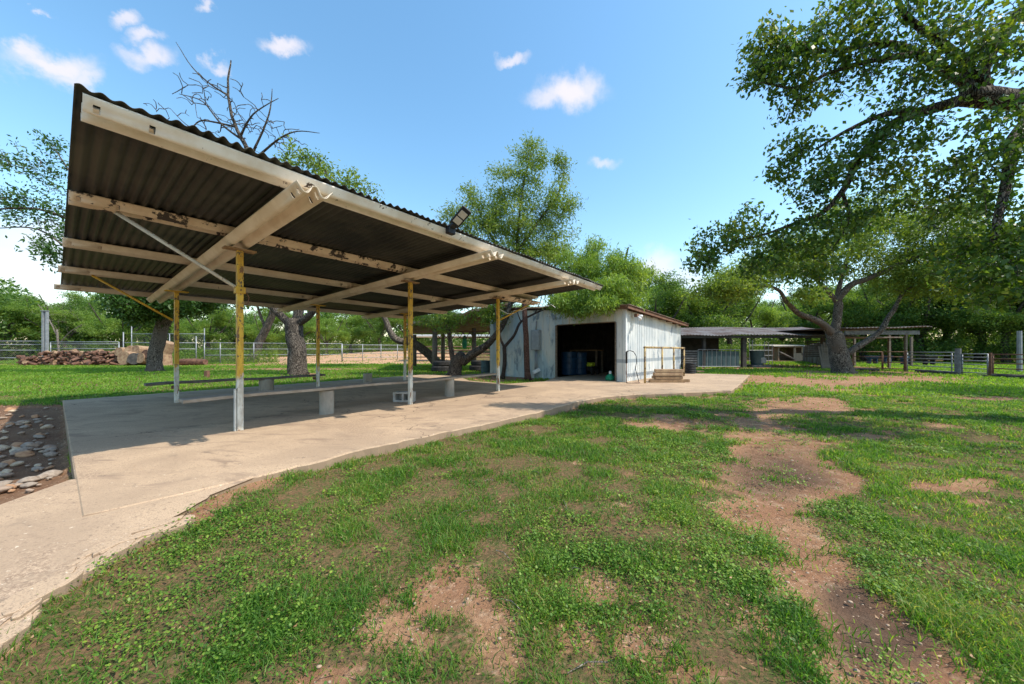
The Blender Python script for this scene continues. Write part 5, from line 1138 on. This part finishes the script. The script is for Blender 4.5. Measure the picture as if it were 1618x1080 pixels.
def rock_mesh(seed):
    import bmesh
    bm = bmesh.new(); bmesh.ops.create_icosphere(bm, subdivisions=3, radius=1)
    for v in bm.verts:
        n = mnoise.noise(v.co*1.1+Vector((seed*7, 0, 0))); n2 = mnoise.noise(v.co*2.7+Vector((seed*3, 4, 0)))
        v.co *= 1+.35*n+.12*n2; v.co.z *= .72
    me = bpy.data.meshes.new('river_stone'); bm.to_mesh(me); bm.free()
    for p in me.polygons: p.use_smooth = True
    return me
RM = [mott('pale_limestone', (.52, .42, .30), (.40, .30, .20), 2, .9, .3, .01), mott('orange_stone', (.42, .25, .14), (.33, .18, .1), 2, .9, .3, .01), mott('grey_stone', (.34, .28, .22), (.24, .19, .15), 2, .9, .3, .01), mott('brown_stone', (.26, .19, .14), (.36, .27, .2), 2, .9, .3, .01)]
rms = [rock_mesh(k_) for k_ in range(4)]
for me, mt in zip(rms, RM): me.materials.append(mt)
RL = ['pale river stone in the dark soil bed left of the slab', 'orange river stone in the dark soil bed left of the slab', 'grey river stone in the dark soil bed left of the slab', 'brown river stone in the dark soil bed left of the slab']
n_ = 0
while n_ < 300:
    px_ = rng.uniform(-150, 108); py_ = 640+ (rng.random()**.9)*160
    q = G0(px_, py_, -.14)
    if not bool(inpoly(np.array([q.x]), np.array([q.y]), ROCKBED)[0]) or q.x > L(-1.35, 0).x+5: continue
    jj = (q-O0).dot(D1)
    if jj > -1.46: continue
    if fbm(np.array([q.x]), np.array([q.y]), .9, 2, 31)[0] < .42 and rng.random() < .7: continue
    if py_ > 803-(px_*.36)-12: continue
    k_ = int(rng.integers(0, 4)); o = bpy.data.objects.new('river_stone', rms[k_]); COL.objects.link(o)
    s_ = float(np.clip(rng.lognormal(-3.55, .5), .014, .065)); o.scale = (s_*rng.uniform(.9, 1.5), s_, s_*rng.uniform(.7, 1.1)); o.location = (q.x, q.y, gz1(q.x, q.y)+s_*.12); o.rotation_euler = (rng.uniform(-.2, .2), rng.uniform(-.2, .2), rng.uniform(0, 6.28))
    tag(o, RL[k_], 'stone', RL[k_].split(' in ')[0]+'s of the soil bed'); n_ += 1
# fragments of an older broken concrete edge along the path
for k_ in range(80):
    t = rng.random()*(len(LEFTSTRIP)-3); i0 = int(t); f_ = t-i0; p = LEFTSTRIP[i0]*(1-f_)+LEFTSTRIP[i0+1]*f_; d = (LEFTSTRIP[i0+1]-LEFTSTRIP[i0]).normalized(); nn_ = Vector((-d.y, d.x, 0))
    p = p+nn_*rng.uniform(-.05, .09); sx_ = rng.uniform(.03, .15); poly = []
    for a_ in range(8):
        an = a_/8*6.283; rr = rng.uniform(.7, 1.1); v = d*math.cos(an)*sx_*rr+nn_*math.sin(an)*sx_*.38*rr; poly.append((p.x+v.x, p.y+v.y))
    z_ = gz1(p.x, p.y); mb = MB().prism(poly, z_-.03, z_+rng.uniform(.012, .04))
    single(mb, 'concrete_fragment', M['concrete'], (p.x, p.y, z_), 'flat broken concrete fragment in the soil strip along the right edge of the path', 'fragment', 'broken concrete fragments along the path edge', bevel=.004)

# ------------------------------------------------------------------ grass, weeds and litter
def scatter(n, y0, y1, pw, pxlo=-250, pxhi=1900):
    # picks y with a density that falls off with distance
    u = rng.random(n); a = 1-pw+1  # area element ~ y
    e = 2-pw
    y = (y0**e+(y1**e-y0**e)*u)**(1/e); x = (rng.uniform(pxlo, pxhi, n)-CX)*y/F; return x, y
def clear(x, y, m=0.0):
    k = ~inpoly(x, y, SXY) & ~inpoly(x, y, PXY) & ~inpoly(x, y, ROCKBED)
    sp = [(S(-.05, -.05).x, S(-.05, -.05).y), (S(LS, 0).x, S(LS, 0).y), (S(LS, LF).x, S(LS, LF).y), (S(-.05, LF).x, S(-.05, LF).y)]
    return k & ~inpoly(x, y, sp)
def blades(name, x, y, h, w, mat, label, lean=.55, seg=True):
    n = len(x); z = gz(x, y)-.015; az = rng.uniform(0, 2*np.pi, n); ln = lean*(.3+rng.random(n)); dx = np.cos(az); dy = np.sin(az)
    rot = rng.uniform(0, 2*np.pi, n); wx = np.cos(rot)*w/2; wy = np.sin(rot)*w/2
    b = np.stack([x, y, z], 1); W_ = np.stack([wx, wy, 0*wx], 1)
    mid = b+np.stack([dx*ln*h*.35, dy*ln*h*.35, h*.6], 1); tip = b+np.stack([dx*ln*h*1.1, dy*ln*h*1.1, h*(1-.25*ln)], 1)
    vs_ = np.stack([b-W_, b+W_, mid-W_*.75, mid+W_*.75, tip], 1).reshape(-1, 3)
    bi = (np.arange(n)*5)[:, None]; tr_ = np.concatenate([bi+[0, 1, 2], bi+[1, 3, 2], bi+[2, 3, 4]], 1).reshape(-1, 3)
    r_ = np.repeat(rng.random(n), 3)
    o = mesh_np(name, vs_, tr_, mat, attr={'rnd': ('FACE', r_)}); tag(o, label, 'grass', kind='stuff'); return o
def keep_grass(x, y, dens=1.0):
    d = dirt(x, y); return (rng.random(len(x)) < (1-d)**1.25*dens+.05) & clear(x, y)
x, y = scatter(560000, .95, 9, 1.35); k_ = keep_grass(x, y); x = x[k_]; y = y[k_]
cl = fbm(x, y, 3.2, 3, 41); k_ = rng.random(len(x)) < np.clip((cl-.28)*3.2, .3, 1); x = x[k_]; y = y[k_]; cl = cl[k_]
edge = 1-dirt(x, y)
h = (.018+.05*np.clip((cl-.3)*2, 0, 1)*edge)*(.5+.9*rng.random(len(x)))*(1+.05*y); w = (.0026+.0012*y)*(.7+.6*rng.random(len(x)))
blades('grass', x, y, h, w, M['grass'], 'short green grass growing on the near ground between bare soil patches', .9)
# taller dense tufts
tx, ty = scatter(1500, 1.0, 8, 1.2); k_ = keep_grass(tx, ty); tx = tx[k_]; ty = ty[k_]; m_ = 46
x = np.repeat(tx, m_)+rng.normal(size=len(tx)*m_)*np.repeat(.05+.04*rng.random(len(tx)), m_); y = np.repeat(ty, m_)+rng.normal(size=len(tx)*m_)*.05
k_ = clear(x, y); x = x[k_]; y = y[k_]
blades('grass_tufts', x, y, (.028+.04*rng.random(len(x)))*(1+.04*y), (.003+.0012*y), M['grass'], 'taller green grass tufts spread over the near lawn', .9)
x, y = scatter(200000, 8.5, 32, 1.4, -200, 1850); k_ = clear(x, y) & (rng.random(len(x)) < (1-dirt(x, y))**1.2+.01)
x = x[k_]; y = y[k_]; lw = (x < .0*y)
h = (.05+.05*rng.random(len(x)))*(1+.02*y); w = .004+.0022*y
blades('back_lawn', x[lw], y[lw], h[lw]*.8, w[lw], M['lawn'], 'bright mown lawn behind the pavilion up to the pipe fence', .7)
k2 = ~lw; blades('far_grass', x[k2], y[k2], h[k2], w[k2], M['lawn'], 'patchy sunlit grass between the concrete and the pens on the right', .8)
# broad leaved weeds: rosettes and creeping clover
cx_, cy_ = scatter(4600, 1.0, 9, 1.1, 150, 1700); wv_ = fbm(cx_, cy_, .8, 3, 55); k_ = keep_grass(cx_, cy_) & (rng.random(len(cx_)) < np.clip((wv_-.47)*5, .05, 1)); cx_ = cx_[k_]; cy_ = cy_[k_]
m_ = 56; x = np.repeat(cx_, m_)+rng.normal(size=len(cx_)*m_)*.05; y = np.repeat(cy_, m_)+rng.normal(size=len(cx_)*m_)*.05
k_ = clear(x, y); x = x[k_]; y = y[k_]; n = len(x)
zc = gz(x, y)+.012+.035*rng.random(n); s_ = (.0014+.0026*rng.random(n))*(1+.36*y); tl = rng.normal(size=(n, 2))*.35; rt = rng.uniform(0, 6.28, n)
vv = []
for q_ in range(6):
    a_ = rt+q_*np.pi/3; rr = s_*(1 if q_ % 3 else 1.15); ex = np.cos(a_)*rr; ey = np.sin(a_)*rr; vv.append(np.stack([x+ex, y+ey, zc+ex*tl[:, 0]+ey*tl[:, 1]], 1))
o = mesh_np('weeds', np.stack(vv, 1).reshape(-1, 3), np.arange(n*6).reshape(n, 6), M['weed'], attr={'rnd': ('FACE', rng.random(n))}); tag(o, 'low round leaved weeds creeping through the near grass', 'weeds', kind='stuff')
# dry leaves, bits of bark and twigs
x, y = scatter(1500, 1.0, 14, 1.2, 0, 1700); k_ = clear(x, y); x = x[k_]; y = y[k_]; n = len(x); s_ = (.004+.008*rng.random(n))*(1+.05*y); rt = rng.uniform(0, 6.28, n); z = gz(x, y)+.012+.02*rng.random(n)
ca = np.cos(rt); sa = np.sin(rt); vv = [np.stack([x+(ca*a_-sa*b_)*s_, y+(sa*a_+ca*b_)*s_, z+c_*s_], 1) for a_, b_, c_ in ((-1, 0, .3), (0, -.38, 0), (1.1, 0, .35), (0, .42, .1))]
tag(mesh_np('leaf_litter', np.stack(vv, 1).reshape(-1, 3), np.arange(n*4).reshape(n, 4), M['litter']), 'scattered dry brown leaves on the grass and soil', 'leaves', kind='stuff')
x, y = scatter(420, 2.2, 14, 1.0, 60, 1150); k_ = inpoly(x, y, SXY); x = x[k_]; y = y[k_]; n = len(x); s_ = (.004+.007*rng.random(n))*(1+.05*y); rt = rng.uniform(0, 6.28, n); z = .003+0*x; ca = np.cos(rt); sa = np.sin(rt)
vv = [np.stack([x+(ca*a_-sa*b_)*s_, y+(sa*a_+ca*b_)*s_, z+c_*s_], 1) for a_, b_, c_ in ((-1, 0, .3), (0, -.38, 0), (1.1, 0, .35), (0, .42, .1))]
tag(mesh_np('slab_leaf_litter', np.stack(vv, 1).reshape(-1, 3), np.arange(n*4).reshape(n, 4), M['litter']), 'few dry leaves blown onto the tan concrete slab', 'leaves', kind='stuff')
mb = MB()
for _ in range(70):
    xx, yy = scatter(1, 1.1, 7, 1.1, 300, 1500); xx = float(xx[0]); yy = float(yy[0])
    if not bool(clear(np.array([xx]), np.array([yy]))[0]): continue
    an = rng.uniform(0, 6.28); l = rng.uniform(.05, .18); z = gz1(xx, yy)+.012
    mb.tube([(xx, yy, z), (xx+math.cos(an)*l*.5, yy+math.sin(an)*l*.5+.01, z+.012), (xx+math.cos(an)*l, yy+math.sin(an)*l, z)], [.0022, .002, .0012], 4)
tag(mb.build('twigs', M['bark_pale']), 'thin dry twigs lying on the grass', 'twigs', kind='stuff')
import bmesh
bm = bmesh.new(); pts_ = []
x, y = scatter(14000, .95, 12, 1.3, -100, 1750); d_ = dirt(x, y); k_ = (rng.random(len(x)) < d_*.22+.01) & (clear(x, y) | inpoly(x, y, ROCKBED) & ~inpoly(x, y, PXY) & ~inpoly(x, y, SXY)); x = x[k_]; y = y[k_]
ico = bmesh.new(); bmesh.ops.create_icosphere(ico, subdivisions=1, radius=1); iv = np.array([v.co[:] for v in ico.verts]); ifc = np.array([[v.index for v in f.verts] for f in ico.faces]); ico.free(); bm.free()
n = len(x); s_ = np.clip(rng.lognormal(-5.7, .5, n), .0018, .008)*(1+.16*y); c = np.stack([x, y, gz(x, y)+s_*.1], 1)
jit = 1+.25*rng.normal(size=(n, len(iv), 1))*.6; vs_ = c[:, None, :]+iv[None]*jit*s_[:, None, None]*np.array([1.2, 1, .6]); fs_ = (np.arange(n)*len(iv))[:, None, None]+ifc[None]
tag(mesh_np('pebbles', vs_.reshape(-1, 3), fs_.reshape(-1, 3), M['pebble']), 'small pale pebbles strewn over the bare soil', 'pebbles', kind='stuff')
# a few taller rough weeds and scrub along the fences
n = 26000; x = rng.uniform(-34, 2, n); y = 28.5+rng.uniform(0, 3.5, n); k_ = (x < -.68*y) | (rng.random(n) < .07); x = x[k_]; y = y[k_]; n = len(x); C = np.stack([x, y, gz(x, y)+rng.random(n)**1.5*1.1*(.5+fbm(x, y, .5, 2, 71))], 1)
vs_ = leaves(C, .16, .3, -.6); tag(mesh_np('rough_weeds', vs_, np.arange(n*4).reshape(n, 4), M['leaf_far2'], attr={'rnd': ('FACE', rng.random(n))}), 'rough tall weeds growing behind the pipe fence', 'weeds', kind='stuff')
